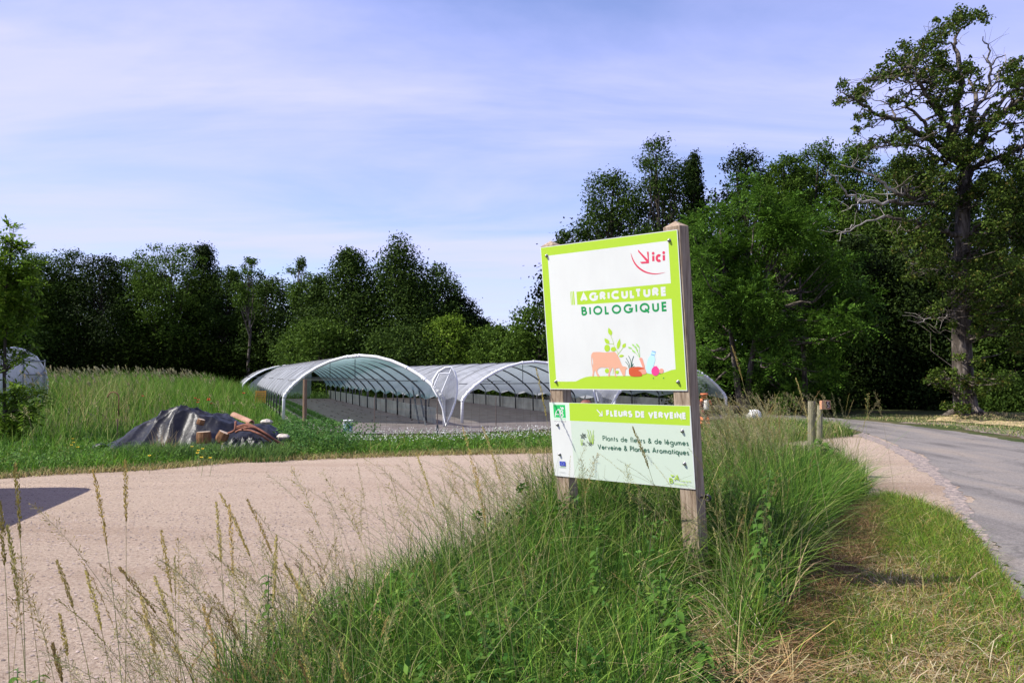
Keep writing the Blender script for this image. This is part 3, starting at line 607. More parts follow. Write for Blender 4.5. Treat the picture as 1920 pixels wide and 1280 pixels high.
# ------------------------------------------------------------------ trees
def leaves_np(pos, nrm, size, asp, rng, droop=0):
    n = len(pos); d = np.cross(nrm, rng.normal(0, 1, (n, 3))); d /= np.linalg.norm(d, axis=1)[:, None] + 1e-9
    if droop: d[:, 2] -= droop; d /= np.linalg.norm(d, axis=1)[:, None]
    s_ = np.cross(nrm, d); s_ /= np.linalg.norm(s_, axis=1)[:, None] + 1e-9
    L = (size * (.65 + .7 * rng.random(n)))[:, None]
    return np.stack([pos - d * L * .5, pos + s_ * L * asp * .5 + d * L * .05, pos + d * L * .5, pos - s_ * L * asp * .5 + d * L * .05], 1)
def clump_leaves(Cn, r, n, size, rng, asp=.55, flat=.7, fill=.5, tf=.12):
    """n leaves over clumps weighted by r^2"""
    wts = r ** 2 / np.sum(r ** 2); k = rng.choice(len(Cn), n, p=wts)
    d = rng.normal(0, 1, (n, 3)); d /= np.linalg.norm(d, axis=1)[:, None]
    # lumpy surface
    lump = 1 + .25 * np.sin(d[:, 0] * 5 + k) * np.sin(d[:, 1] * 6 + k * 2.1) + .12 * rng.normal(0, 1, n)
    rad_ = r[k] * (fill + (1 - fill) * rng.random(n) ** .5) * lump * (1 + .28 * rng.random(n) * (rng.random(n) < .4))
    pos = Cn[k] + d * rad_[:, None] * np.array([1, 1, flat])
    # twigs carry leaves in small tufts, so the outline is ragged
    tuft = rng.normal(0, 1, (4000, 3)) * tf; tk = rng.integers(0, 4000, n); pos = pos + tuft[tk] * (r[k] / r.mean())[:, None] * 1.2
    nrm = d * .5 + rng.normal(0, .55, (n, 3)) + np.array([0, 0, .35]); nrm /= np.linalg.norm(nrm, axis=1)[:, None]
    return leaves_np(pos, nrm, size, asp, rng)
def pinnate(Cn, r, n, rng, L=.3, leaf=.07, k=9, flat=.8):
    wts = r ** 2 / np.sum(r ** 2); kk = rng.choice(len(Cn), n, p=wts)
    d = rng.normal(0, 1, (n, 3)); d /= np.linalg.norm(d, axis=1)[:, None]
    pos = Cn[kk] + d * (r[kk] * (.35 + .65 * rng.random(n)))[:, None] * np.array([1, 1, flat])
    ax = d * .8 + rng.normal(0, .35, (n, 3)) + np.array([0, 0, .12]); ax /= np.linalg.norm(ax, axis=1)[:, None]
    up = np.array([0, 0, 1.0]) + rng.normal(0, .3, (n, 3)); side = np.cross(ax, up); side /= np.linalg.norm(side, axis=1)[:, None] + 1e-9
    out = []
    for i in range(k):
        t = (i + 1) / k; s_ = (1 if i % 2 else -1) * (0 if i == k - 1 else 1)
        c0 = pos + ax * (L * (t - .3))[..., None] if np.ndim(L) else pos + ax * L * (t - .3)
        c0 = c0 - np.array([0, 0, 1]) * L * .35 * t * t
        dd = side * s_ * .85 + ax * (.55 if s_ else 1) + np.array([0, 0, -.15]); dd /= np.linalg.norm(dd, axis=1)[:, None]
        ww = np.cross(dd, up); ww /= np.linalg.norm(ww, axis=1)[:, None] + 1e-9
        l = leaf * (.8 + .4 * rng.random((n, 1)))
        out.append(np.stack([c0, c0 + dd * l * .5 + ww * l * .2, c0 + dd * l, c0 + dd * l * .5 - ww * l * .2], 1))
    return np.concatenate(out)
def prof(kind, t):
    if kind == 'cone': return np.clip((1 - t) ** .75 * (.35 + .65 * sstep(0, .2, t)) * 1.1, .04, 1)
    if kind == 'oval': return np.sqrt(np.clip(1 - ((t - .42) / .62) ** 2, .02, 1))
    if kind == 'dome': return np.sqrt(np.clip(1 - (t / 1.03) ** 2.6, .02, 1))
    if kind == 'open': return np.sqrt(np.clip(1 - ((t - .6) / .5) ** 2, .05, 1))
def branch(mb, a, b, r0, r1, rng, m=0, k=5, wob=.06, nn=5, sag=.12):
    a = np.asarray(a, float); b = np.asarray(b, float); L = np.linalg.norm(b - a); t = np.linspace(0, 1, k)[:, None]
    p = a + (b - a) * t; p[1:-1] += rng.normal(0, wob * L, (k - 2, 3)) * .6; p[:, 2] += (np.sin(t[:, 0] * pi) * -sag * L)
    mb.tube(p, np.linspace(r0, r1, k), nn, m, cap=False)
def make_tree(name, label, group, px, ptop, wpx, Yd, seed, mat, kind='dome', cb=.08, ncl=70, nl=18000, size=.2, clr=.24, lean=0, bark=None, pin=False, fill=.5, cat='tree', trunk_r=None, ybase=None, leafasp=.55):
    rng = np.random.default_rng(seed)
    top = at(px, ptop, Yd); gx = top[0] - lean; gz = float(terrain(gx, Yd)); H = top[2] - gz; Rr = wpx / 2 * Yd / F
    root = empty(name, (gx, Yd, gz), label, cat, group)
    t = rng.random(ncl) ** .85; t = np.concatenate([t, [.97, .9, .84]]); ncl = len(t)
    ph = rng.random(ncl) * 2 * pi; rr_ = prof(kind, t) * Rr * np.sqrt(.12 + .88 * rng.random(ncl)) * .86
    rr_[-3:] *= .4
    cr_ = Rr * clr * (.6 + .7 * rng.random(ncl)) * np.clip(1.25 - .65 * t, .4, 1.2)
    z = H * (cb + (1 - cb) * t) - cr_ * .6 * t
    cx = rr_ * np.cos(ph) + lean * (z / H); cy = rr_ * np.sin(ph) * .9
    Cn = np.stack([cx, cy, z], -1)
    Lv = (pinnate(Cn, cr_, nl // 9, rng, L=size * 3, leaf=size) if pin else clump_leaves(Cn, cr_, nl, size, rng, fill=fill, asp=leafasp)).reshape(-1, 3)
    Lv[:, 2] = np.maximum(Lv[:, 2], .03)
    tr = trunk_r or H * .018
    mb = MB(); zz = np.linspace(0, .93, 9); wob = rng.normal(0, .012 * H, (9, 2)); wob[0] = 0
    tp = np.stack([lean * zz + wob[:, 0] * zz, wob[:, 1] * zz, zz * H], -1)
    rad_ = tr * (1 - .88 * zz) ; rad_[0] *= 1.5
    mb.tube(tp, rad_, 8)
    idx = rng.permutation(ncl)[:min(ncl, 46)]
    for i in idx:
        f = np.clip(z[i] / H * (.55 + .25 * rng.random()) , .06, .88); a0 = np.array([np.interp(f, zz, tp[:, k]) for k in range(3)])
        branch(mb, a0, Cn[i], tr * .42 * (1 - f * .7), tr * .06, rng)
    mb.build('trunk', bark or M_barkd, root, smooth=True)
    link('crown', npmesh('crown', Lv, np.arange(len(Lv)).reshape(-1, 4)), root, [mat])
    return root

LM = {
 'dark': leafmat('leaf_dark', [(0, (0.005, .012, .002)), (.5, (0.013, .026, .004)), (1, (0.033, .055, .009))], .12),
 'under': leafmat('leaf_shaded_wood', [(0, (0.003, .005, .001)), (1, (0.009, .016, .003))], .1, spec=0),  # near-black leaves: the wood's inner shade is put into the colour
 'deep': leafmat('leaf_deep', [(0, (0.013, .028, .004)), (.5, (0.030, .058, .008)), (1, (0.069, .115, .016))], .22),
 'mid': leafmat('leaf_mid', [(0, (0.025, .052, .006)), (.5, (0.050, .095, .010)), (1, (0.094, .155, .020))], .28),
 'ash': leafmat('leaf_ash', [(0, (0.027, .066, .007)), (.5, (0.056, .125, .013)), (1, (0.106, .20, .024))], .3),
 'bright': leafmat('leaf_bright', [(0, (0.062, .12, .010)), (.5, (0.106, .18, .016)), (1, (0.175, .26, .030))], .35),
 'oak': leafmat('leaf_oak', [(0, (0.022, .040, .006)), (.5, (0.048, .080, .010)), (.9, (0.081, .12, .018)), (1, (0.138, .10, .03))], .2),
 'sapling': leafmat('leaf_sapling', [(0, (0.056, .11, .010)), (.5, (0.100, .18, .016)), (1, (0.175, .26, .030))], .35),
}
Lg = 'trees of the wood behind the field'; Mg = 'trees behind the plastic tunnels'; Rg = 'trees right of the sign'
TR = [
 # px, top, width, Y, mat, kind, label
 (-30, 455, 170, 66, 'deep', 'dome', 'dark leafy tree behind the sapling at the left edge', Lg),
 (62, 468, 120, 70, 'mid', 'dome', 'tree with pale-tipped crown just right of the sapling top', Lg),
 (128, 461, 105, 72, 'deep', 'dome', 'round-topped tree second to the right of the sapling', Lg),
 (192, 470, 110, 71, 'dark', 'dome', 'near-black broad tree over the palest patch of meadow', Lg),
 (255, 478, 105, 73, 'mid', 'oval', 'lower green tree left of the two tallest crowns of the far wood', Lg),
 (322, 450, 120, 72, 'mid', 'open', 'tall airy tree with light feathery top in the far wood', Lg),
 (382, 452, 105, 74, 'dark', 'cone', 'dark pointed tree right of the airy feathery one', Lg),
 (425, 492, 80, 73, 'deep', 'dome', 'shorter tree on the right slope of the dark pointed tree', Lg),
 (500, 512, 95, 72, 'deep', 'dome', 'low dark crown left of the thin bare-stemmed tree', Lg),
 (600, 508, 110, 62, 'deep', 'cone', 'small dark tree at the left foot of the pointed green tree', Mg),
 (655, 455, 150, 60, 'deep', 'cone', 'pointed dense green tree, left of the tallest one behind the tunnels', Mg),
 (748, 428, 165, 60, 'oakm', 'cone', 'tallest spire-shaped dark tree behind the tunnels', Mg),
 (808, 486, 130, 61, 'deep', 'dome', 'bushy dark tree on the right shoulder of the spire-shaped one', Mg),
 (860, 548, 95, 62, 'dark', 'dome', 'dark tree stepping down right of the bushy one', Mg),
 (905, 590, 70, 63, 'dark', 'dome', 'lowest dark tree before the gap of sky', Mg),
 (600, 590, 130, 57, 'mid', 'dome', 'low round green tree touching the first tunnel roof', Mg),
 (760, 600, 150, 56, 'deep', 'dome', 'squat dark tree straight behind the first tunnel arch', Mg),
 (838, 582, 100, 57, 'bright', 'dome', 'light green bushy tree behind the tunnel gutter', Mg),
 (945, 602, 90, 54, 'mid', 'open', 'loose pale green tree just right of the sky gap', Mg),
 (1010, 566, 130, 52, 'mid', 'dome', 'rounded green tree directly left of the upper sign panel', Mg),
 (1075, 430, 90, 50, 'deep', 'open', 'thin outlying crown above the left post of the sign', Rg),
 (1150, 318, 150, 50, 'deep', 'dome', 'left shoulder tree of the big dark mass above the sign', Rg),
 (1236, 254, 150, 49, 'deep', 'dome', 'tall dark tree rising right above the sign', Rg),
 (1300, 276, 85, 50, 'dark', 'cone', 'narrow dark tree next to the tall one above the sign', Rg),
 (1395, 280, 130, 50, 'dark', 'dome', 'dark round tree between the sign and the big oak', Rg),
 (1470, 285, 110, 48, 'mid', 'dome', 'lighter green tree behind the feathery tree right of the sign', Rg),
 (1530, 268, 120, 49, 'mid', 'oval', 'light-crowned tree with glimpses of sky, left of the oak limbs', Rg),
 (1605, 266, 125, 47, 'mid', 'dome', 'green tree directly under the oak\'s lowest left bough', Rg),
 (1690, 300, 150, 44, 'deep', 'dome', 'dense dark tree left of the oak trunk', Rg),
 (1900, 330, 190, 45, 'deep', 'dome', 'dense tree behind the oak at the right edge', Rg),
 (1790, 360, 170, 43, 'dark', 'dome', 'dark tree directly behind the oak trunk', Rg),
 (1600, 440, 160, 39, 'dark', 'dome', 'low dark tree overhanging the shaded bend of the road', Rg),
 (1220, 430, 230, 44, 'deep', 'dome', 'broad dark tree hidden mostly by the sign', Rg),
 (1720, 470, 170, 38, 'dark', 'dome', 'low shadowed tree between road bend and oak trunk', Rg),
 (1900, 480, 180, 36, 'deep', 'dome', 'low leafy tree right of the oak trunk', Rg),
]
LM['oakm'] = LM['deep']
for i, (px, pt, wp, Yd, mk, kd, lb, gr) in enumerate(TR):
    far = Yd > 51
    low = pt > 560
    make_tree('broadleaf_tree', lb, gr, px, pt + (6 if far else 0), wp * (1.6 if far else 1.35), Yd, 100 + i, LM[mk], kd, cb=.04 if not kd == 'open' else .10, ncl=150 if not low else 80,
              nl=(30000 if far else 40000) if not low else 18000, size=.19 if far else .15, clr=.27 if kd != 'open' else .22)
# thin sparse trees in the left skyline
make_tree('slender_tree', 'thin bare-stemmed tree with a small open crown and one dead branch', Lg, 562, 484, 62, 66, 301, LM['mid'], 'open', cb=.62, ncl=22, nl=4200, size=.17, clr=.3, bark=M_bark, trunk_r=.16)
make_tree('slender_tree', 'half-bare tree with twiggy see-through crown left of the thin stemmed one', Lg, 468, 484, 64, 67, 302, LM['mid'], 'dome', cb=.6, ncl=20, nl=2600, size=.17, clr=.24, bark=M_bark, trunk_r=.15)
mb = MB(); rng = np.random.default_rng(5)
# brighter feathery tree right of the sign, on twin stems
def feathery():
    Yd = 33; bx = at(1400, 700, Yd)[0]; root = empty('ash_tree', (bx, Yd, 0), 'bright feathery-leaved tree on twin pale stems right of the sign', 'tree', Rg)
    rng = np.random.default_rng(77)
    Bl = [(1370, 400, 70), (1430, 385, 75), (1480, 430, 80), (1350, 460, 80), (1420, 470, 90), (1500, 490, 85), (1330, 530, 70), (1400, 550, 90), (1470, 560, 90), (1540, 545, 80), (1340, 600, 70), (1410, 620, 85), (1490, 630, 85), (1570, 600, 75), (1610, 590, 40), (1600, 630, 45),
          (1330, 660, 55), (1385, 680, 60), (1450, 690, 60), (1520, 670, 60), (1560, 690, 50), (1500, 730, 55), (1460, 740, 40), (1540, 400, 50), (1305, 420, 45), (1300, 480, 40), (1590, 520, 45), (1535, 740, 45), (1320, 710, 35), (1555, 460, 45), (1625, 560, 25)]
    Cn = []; rr_ = []
    for x, y, r in Bl:
        for _ in range(5):
            Yq = Yd + rng.normal(0, 1.5); p = at(x + rng.normal(0, r * .45), y + rng.normal(0, r * .4), Yq); Cn.append(p - [bx, Yd, 0]); rr_.append(r * .42 * Yd / F * (.7 + .5 * rng.random()))
    Cn = np.array(Cn); rr_ = np.array(rr_)
    Lv = pinnate(Cn, rr_, 8500, rng, L=.42, leaf=.15, k=9).reshape(-1, 3)
    link('crown', npmesh('crown', Lv, np.arange(len(Lv)).reshape(-1, 4)), root, [LM['ash']])
    mb = MB()
    for (x0, y0), (x1, y1), (x2, y2) in (((1392, 790), (1375, 660), (1350, 430)), ((1398, 790), (1410, 670), (1450, 430)), ((1516, 790), (1508, 700), (1500, 520))):
        a_, b_, c_ = at(x0, y0, Yd), at(x1, y1, Yd), at(x2, y2, Yd); a_[2] = 0
        t = np.linspace(0, 1, 9)[:, None]; p = bez(a_, 2 * b_ - (a_ + c_) / 2, c_, t) - [bx, Yd, 0]
        mb.tube(p, np.linspace(.17, .04, 9), 8)
    for i in rng.permutation(len(Cn))[:60]:
        branch(mb, [Cn[i][0] * .45, Cn[i][1] * .3, Cn[i][2] * .65 + .8], Cn[i], .05, .01, rng)
    mb.build('trunk', M_bark, root, smooth=True)
feathery()

def big_oak():
    Yd = 29.0; rng = np.random.default_rng(9)
    c7 = lambda cx, cy: (1440 + cx / 3.2, cy / 3.2)
    c8 = lambda cx, cy: (1440 + cx / 2.56, 400 + cy / 2.56)
    b0 = at(1812, 785, Yd); root = empty('oak_tree', (b0[0], Yd, float(terrain(b0[0], Yd)) * .6), 'towering gnarled old oak with open top and dead boughs by the road', 'tree')
    O = np.array(root.location)
    W = lambda p, dy=0: at(p[0], p[1], Yd + dy) - O
    mb = MB(); skel = []
    def limb(pts, r0, r1, dy0, dy1, m=0):
        k = len(pts); P = []
        for i, p in enumerate(pts): P.append(W(p, dy0 + (dy1 - dy0) * i / (k - 1)))
        P = np.array(P); t = np.linspace(0, k - 1, (k - 1) * 4 + 1)
        Pi = np.stack([np.interp(t, np.arange(k), P[:, j]) for j in range(3)], -1); Pi[1:-1] = (Pi[:-2] + 2 * Pi[1:-1] + Pi[2:]) / 4
        Pi[1:-1] += rng.normal(0, .035, Pi[1:-1].shape)
        r = np.linspace(r0 * .72, r1 * .8, len(Pi)); mb.tube(Pi, r, 8, m); 
        for q, rq in zip(Pi, r): skel.append((q, rq))
    # trunk
    tp = [(1813, 792), (1811, 770), (1806, 720), (1803, 640), (1801, 560), (1804, 480), (1805, 400), (1812, 310)]
    P = np.array([W(p) for p in tp]); P[0][2] = -.1; mb.tube(P, [.62, .42, .35, .32, .30, .27, .24, .20], 14)
    for q in P[1:]: skel.append((q, .16))
    for q, q2 in zip(P[1:-1], P[2:]): skel.append(((q + q2) / 2, .16))
    for a in range(6):   # root flare
        q = 2 * pi * a / 6; mb.tube([P[1] + [0, 0, .25], P[1] * [1, 1, 0] + [.45 * math.cos(q), .45 * math.sin(q), .12], P[1] * [1, 1, 0] + [.95 * math.cos(q), .95 * math.sin(q), -.08]], [.24, .17, .05], 7)
    limb([c7(1190, 1000), c7(1110, 950), c7(1090, 780), c7(1030, 690), c7(960, 590), c7(900, 480), c7(850, 410), c7(800, 380)], .20, .03, 0, -1.8)
    limb([c7(1190, 1010), c7(1130, 900), c7(1120, 700), c7(1150, 500), c7(1150, 340), c7(1110, 270), c7(1140, 200), c7(1230, 110)], .22, .03, 0, .8)
    limb([c7(1190, 1000), c7(1200, 850), c7(1230, 700), c7(1250, 560), c7(1210, 480), c7(1220, 400)], .18, .04, 0, 1.5)
    limb([c7(1220, 760), c7(1260, 640), c7(1330, 540), c7(1330, 380), c7(1325, 290), c7(1290, 220)], .11, .02, .5, -.6, 1)
    limb([c7(1330, 400), c7(1390, 340), c7(1425, 330)], .05, .012, -.3, -.5, 1)
    limb([c7(1330, 540), c7(1380, 470), c7(1410, 400), c7(1420, 320)], .06, .012, -.2, .5, 1)
    limb([c7(1325, 380), c7(1300, 350), c7(1285, 330)], .03, .01, -.3, -.5, 1)
    limb([c7(1220, 960), c7(1290, 830), c7(1400, 680), c7(1536, 580), c7(1660, 500)], .19, .05, 0, -1)
    limb([c7(1240, 800), c7(1330, 650), c7(1440, 570), c7(1560, 500)], .12, .03, 0, 1.5)
    limb([c7(1110, 960), c7(1000, 860), c7(870, 770), c7(760, 710), c7(680, 700), c7(600, 650), c7(520, 590), c7(430, 560)], .17, .02, 0, -2.4)
    limb([c7(990, 830), c7(930, 720), c7(860, 660), c7(790, 600), c7(700, 580)], .10, .02, -.6, -1.6)
    limb([c7(760, 710), c7(745, 650), c7(690, 620), c7(620, 590)], .05, .012, -1.9, -1.6)
    limb([c7(900, 490), c7(830, 495), c7(740, 470), c7(650, 460)], .06, .015, -1.3, -2.2)
    limb([c7(1150, 480), c7(1080, 430), c7(1000, 400), c7(920, 330)], .07, .015, .5, 1.5)
    limb([c7(1110, 270), c7(1040, 250), c7(960, 240)], .05, .012, .6, 0)
    limb([c7(1220, 1020), c7(1300, 970), c7(1420, 930), c7(1536, 890), c7(1650, 850)], .15, .04, 0, -1.5)
    limb([c7(1400, 735), c7(1450, 740), c7(1540, 735)], .07, .03, -.5, -1)
    limb([c7(1100, 1000), c7(1000, 930), c7(900, 880), c7(740, 870), c7(640, 880)], .10, .02, -.3, -2.2)
    limb([c8(930, 110), c8(860, 90), c8(740, 50), c8(600, 20), c8(500, 10)], .16, .03, 0, -2.5)
    limb([c8(960, 110), c8(1010, 60), c8(1140, 20), c8(1240, -20)], .14, .04, 0, -1)
    limb([c8(920, 300), c8(840, 260), c8(760, 250), c8(680, 240)], .06, .015, 0, -2, 1)
    limb([c8(910, 470), c8(860, 500), c8(780, 510), c8(700, 520)], .05, .01, 0, -2, 1)
    limb([c7(720, 1210), c7(570, 1200), c7(500, 1190), c7(430, 1100), c7(360, 1020)], .07, .02, -3.2, -4, 1)
    limb([c7(765, 1160), c7(690, 1110), c7(640, 1050), c7(540, 1010), c7(440, 990)], .07, .015, -3, -4, 1)
    limb([c7(1000, 1240), c7(860, 1220), c7(720, 1210)], .08, .07, -.5, -3.2)
    limb([c7(1000, 1200), c7(860, 1190), c7(765, 1160)], .08, .07, -.5, -3)
    limb([c7(560, 1195), c7(520, 1230), c7(440, 1270)], .03, .01, -3.6, -4, 1)
    limb([c8(560, 10), c8(450, 50), c8(330, 100)], .04, .012, -3, -4, 1)
    limb([c8(420, 60), c8(360, 90), c8(330, 130)], .025, .008, -3.5, -4, 1)
    Bl7 = [(1240, 90, 62), (1150, 115, 62), (1060, 170, 75), (1010, 225, 62), (960, 245, 45), (1000, 120, 26), (830, 290, 45), (760, 350, 52), (850, 370, 70), (920, 340, 55), (1000, 340, 62), (1050, 385, 55), (700, 420, 52), (650, 480, 45), (740, 455, 62), (820, 445, 50), (930, 450, 50), (1010, 430, 55),
         (450, 520, 45), (420, 600, 36), (500, 560, 52), (570, 540, 42), (560, 610, 45), (620, 680, 52), (540, 700, 36), (530, 780, 30), (690, 690, 26), (585, 480, 18), (800, 590, 52), (740, 600, 34), (860, 620, 34), (960, 550, 62), (1050, 540, 75), (1010, 620, 62), (1120, 470, 65), (1100, 600, 65), (1180, 400, 50), (1230, 450, 52), (1270, 520, 42), (1150, 690, 50), (1050, 700, 45),
         (790, 760, 42), (860, 820, 62), (940, 800, 52), (1010, 760, 42), (640, 860, 34), (700, 840, 34), (760, 830, 42), (620, 885, 42), (570, 880, 26), (1440, 400, 52), (1500, 380, 42), (1430, 490, 52), (1480, 520, 52), (1530, 440, 40), (1540, 640, 42), (1480, 660, 32), (1350, 640, 32), (1300, 740, 70), (1390, 700, 42), (1250, 780, 52), (1180, 860, 70), (1100, 880, 72), (1050, 850, 52),
         (1500, 820, 32), (1470, 880, 42), (1530, 790, 32), (1330, 840, 24), (1320, 920, 42), (1200, 950, 60), (1600, 480, 60), (1620, 620, 60), (1620, 380, 50), (1620, 880, 60), (1250, 900, 50),
         (800, 960, 52), (880, 980, 60), (950, 1000, 70), (1020, 1020, 70), (1500, 980, 70), (1440, 960, 42), (1380, 1040, 62), (1480, 1080, 80), (1300, 1080, 62), (1350, 1150, 72), (1450, 1200, 80), (780, 1050, 72), (860, 1080, 72), (940, 1110, 80), (1040, 1120, 80), (1120, 1060, 60), (1240, 1150, 60), (1100, 1200, 70), (900, 1190, 70), (760, 1130, 60), (1600, 1050, 90), (1600, 1200, 90), (1500, 450, 45), (1400, 560, 34), (1520, 580, 45), (1460, 760, 40), (1540, 700, 45)]
    Bl8 = [(700, 60, 55), (800, 50, 60), (760, 120, 60), (860, 180, 60), (1010, 130, 65), (1080, 60, 65), (1150, 110, 70), (1220, 60, 70), (1230, 170, 70), (1100, 200, 70), (1010, 230, 60), (1180, 270, 70), (1040, 310, 65), (1240, 310, 70), (1120, 360, 60), (1000, 390, 50), (880, 420, 42), (810, 460, 40), (860, 330, 45), (780, 300, 42), (720, 230, 50), (800, 230, 50), (1060, 440, 60), (1180, 430, 60), (1240, 400, 60), (1030, 520, 42), (1110, 540, 42), (640, 150, 50), (600, 80, 55), (680, 310, 35),
         (800, 780, 40), (870, 830, 42), (770, 800, 26), (960, 800, 42), (1030, 800, 45), (1100, 810, 48), (1150, 800, 36), (900, 925, 42), (960, 940, 30), (850, 930, 26), (1040, 850, 36), (920, 690, 30), (1000, 710, 30), (940, 860, 26), (880, 760, 30), (930, 350, 46), (955, 440, 42), (900, 260, 42), (985, 560, 36), (885, 540, 30), (1230, 520, 60), (1200, 620, 60)]
    Cn = []; rr_ = []
    for L, cv, sc in ((Bl7, c7, 3.2), (Bl8, c8, 2.56)):
        for x, y, r in L:
            k = 5 if y < 900 or sc < 3 else 6
            for _ in range(k * 2):
                q = cv(x + rng.normal(0, r * .52), y + rng.normal(0, r * .40)); dy = rng.normal(0, 1.1) - .8
                c_ = W(q, dy); Cn.append(c_); rr_.append(r / sc * Yd / F * .36 * (.3 + 1.0 * rng.random()))
    Cn = np.array(Cn); rr_ = np.array(rr_)
    sk = np.array([s_[0] for s_ in skel]); skr = np.array([s_[1] for s_ in skel])
    for c_, r in zip(Cn, rr_):
        if rng.random() < .5:
            d = np.linalg.norm((sk - c_) * [1, .6, 1.25], axis=1) + (sk[:, 2] > c_[2]) * .5; i = int(np.argmin(d))
            branch(mb, sk[i], c_, min(skr[i] * .5, .035), .006, rng, k=5, wob=.09, nn=4, sag=.0)
    for i in range(150):   # bare twigs
        j = rng.integers(len(sk)); q = sk[j]; d = rng.normal(0, .5, 3) + [0, 0, .25]
        branch(mb, q, q + d * (.5 + .5 * rng.random()), min(skr[j] * .4, .018), .004, rng, m=1, k=4, wob=.12, nn=3, sag=0)
    mb.build('trunk', [M_bark, M_deadwood], root, smooth=True)
    Lv = clump_leaves(Cn, rr_, 66000, .095, rng, asp=.7, flat=.75, fill=.15, tf=.05).reshape(-1, 3)
    link('crown', npmesh('crown', Lv, np.arange(len(Lv)).reshape(-1, 4)), root, [LM['oak']])
big_oak()

def sapling():
    Yd = 18.5; rng = np.random.default_rng(21); b0 = at(12, 820, Yd); root = empty('sapling', (b0[0], Yd, 0), 'slender young ash sapling at the left edge, in front of the white greenhouse', 'tree')
    O = np.array([b0[0], Yd, 0]); mb = MB()
    tp = np.array([at(x, y, Yd) - O for x, y in ((12, 860), (9, 780), (8, 700), (10, 620), (12, 540), (20, 470), (26, 425))]); tp[0][2] = 0
    mb.tube(tp, [.05, .042, .036, .03, .022, .014, .006], 8)
    Cn = []; rr_ = []
    for x, y, r in [(28, 432, 14), (20, 460, 26), (40, 465, 20), (10, 500, 34), (45, 500, 24), (0, 540, 40), (45, 535, 30), (60, 520, 18), (10, 580, 40), (45, 580, 26), (-20, 600, 40), (20, 620, 30), (40, 610, 24), (-40, 520, 50), (60, 646, 12), (72, 650, 8), (30, 668, 12), (45, 676, 12), (8, 690, 14), (55, 664, 9), (5, 735, 22), (30, 748, 22), (45, 728, 13), (65, 738, 13), (78, 732, 8), (20, 785, 30), (45, 775, 24), (60, 758, 14), (65, 778, 13), (10, 815, 30), (35, 808, 24), (-30, 700, 40), (-30, 780, 40), (-20, 660, 30)]:
        for _ in range(3):
            c_ = at(x + rng.normal(0, r * .4), y + rng.normal(0, r * .3), Yd + rng.normal(0, .35)) - O; Cn.append(c_); rr_.append(r * .45 * Yd / F)
            branch(mb, tp[min(6, max(0, int((860 - y) / 72)))] * .9 + tp[min(6, max(0, int((860 - y) / 72) + 0))] * .1, c_, .010, .003, rng, nn=4, sag=-.08)
    Lv = pinnate(np.array(Cn), np.array(rr_), 1550, rng, L=.30, leaf=.125, k=9).reshape(-1, 3)
    link('crown', npmesh('crown', Lv, np.arange(len(Lv)).reshape(-1, 4)), root, [LM['sapling']])
    mb.build('trunk', M_barkd, root, smooth=True)
sapling()

# far wood behind and undergrowth, shade put into the leaf colour: a mass nobody could count
def wood_mass():
    rng = np.random.default_rng(3); Cn = []; rr_ = []
    sil = [(-120, 500), (60, 500), (130, 490), (300, 480), (420, 510), (520, 530), (600, 525), (700, 500), (800, 520), (880, 610), (915, 640), (960, 610), (1020, 580), (1060, 460), (1150, 370), (1240, 320), (1330, 400), (1400, 330), (1600, 310), (1748.6, 340), (1950, 330), (2200, 400)]
    sxs = [s_[0] for s_ in sil]; sys_ = [s_[1] for s_ in sil]
    for layer, (Yl, n) in enumerate(((80, 620), (88, 400))):
        for _ in range(n):
            px = rng.uniform(-500, 2400); pt = np.interp(px, sxs, sys_)
            Yd = Yl + rng.normal(0, 3); Yd = Yd if px < 1030 else Yd * .74
            py = rng.uniform(pt + 22, 715) if True else 0
            p = at(px, py, Yd); Cn.append(p); rr_.append(rng.uniform(1.4, 2.4))
    for _ in range(420):   # shrub layer along the wood edge
        px = rng.uniform(-300, 1050); Yd = rng.uniform(66, 76) if px < 560 else rng.uniform(59, 68)
        p = at(px, 700, Yd); p[2] = rng.uniform(.6, 3.2) + .5; Cn.append(p); rr_.append(rng.uniform(.9, 1.6))
    for _ in range(420):
        px = rng.uniform(1250, 2200); Yd = rng.uniform(43, 55); p = at(px, 700, Yd); p[2] = rng.uniform(.4, 5.0); Cn.append(p); rr_.append(rng.uniform(.8, 1.5))
    Cn = np.array(Cn); rr_ = np.array(rr_)
    Lv = clump_leaves(Cn, rr_, 300000, .27, rng, asp=.75, flat=.8, fill=.25).reshape(-1, 3)
    tag(link('woodland', npmesh('woodland', Lv, np.arange(len(Lv)).reshape(-1, 4)), None, [LM['under']]), 'wood and undergrowth behind the edge trees, coloured near-black for shade', 'woodland', kind='stuff')
wood_mass()
# shrubs along the right roadside in the shade
SH = [(1300, 690, 110, 36, 'leafy dark shrub right behind the last tunnel arch'), (1540, 715, 90, 35, 'shaded shrub at the left end of the dark road bend'), (1690, 690, 130, 41, 'black-shadowed shrub beyond the road bend'), (1885, 700, 110, 33, 'shaded shrub right of the oak foot'), (1450, 700, 90, 36, 'green shrub under the feathery tree')]
for i, (px, pt, wp, Yd, lb) in enumerate(SH):
    make_tree('shrub', lb, 'shrubs at the wood edge', px, pt, wp, Yd, 400 + i, LM['deep'], 'dome', cb=.03, ncl=30, nl=9000, size=.12, clr=.34, cat='shrub')

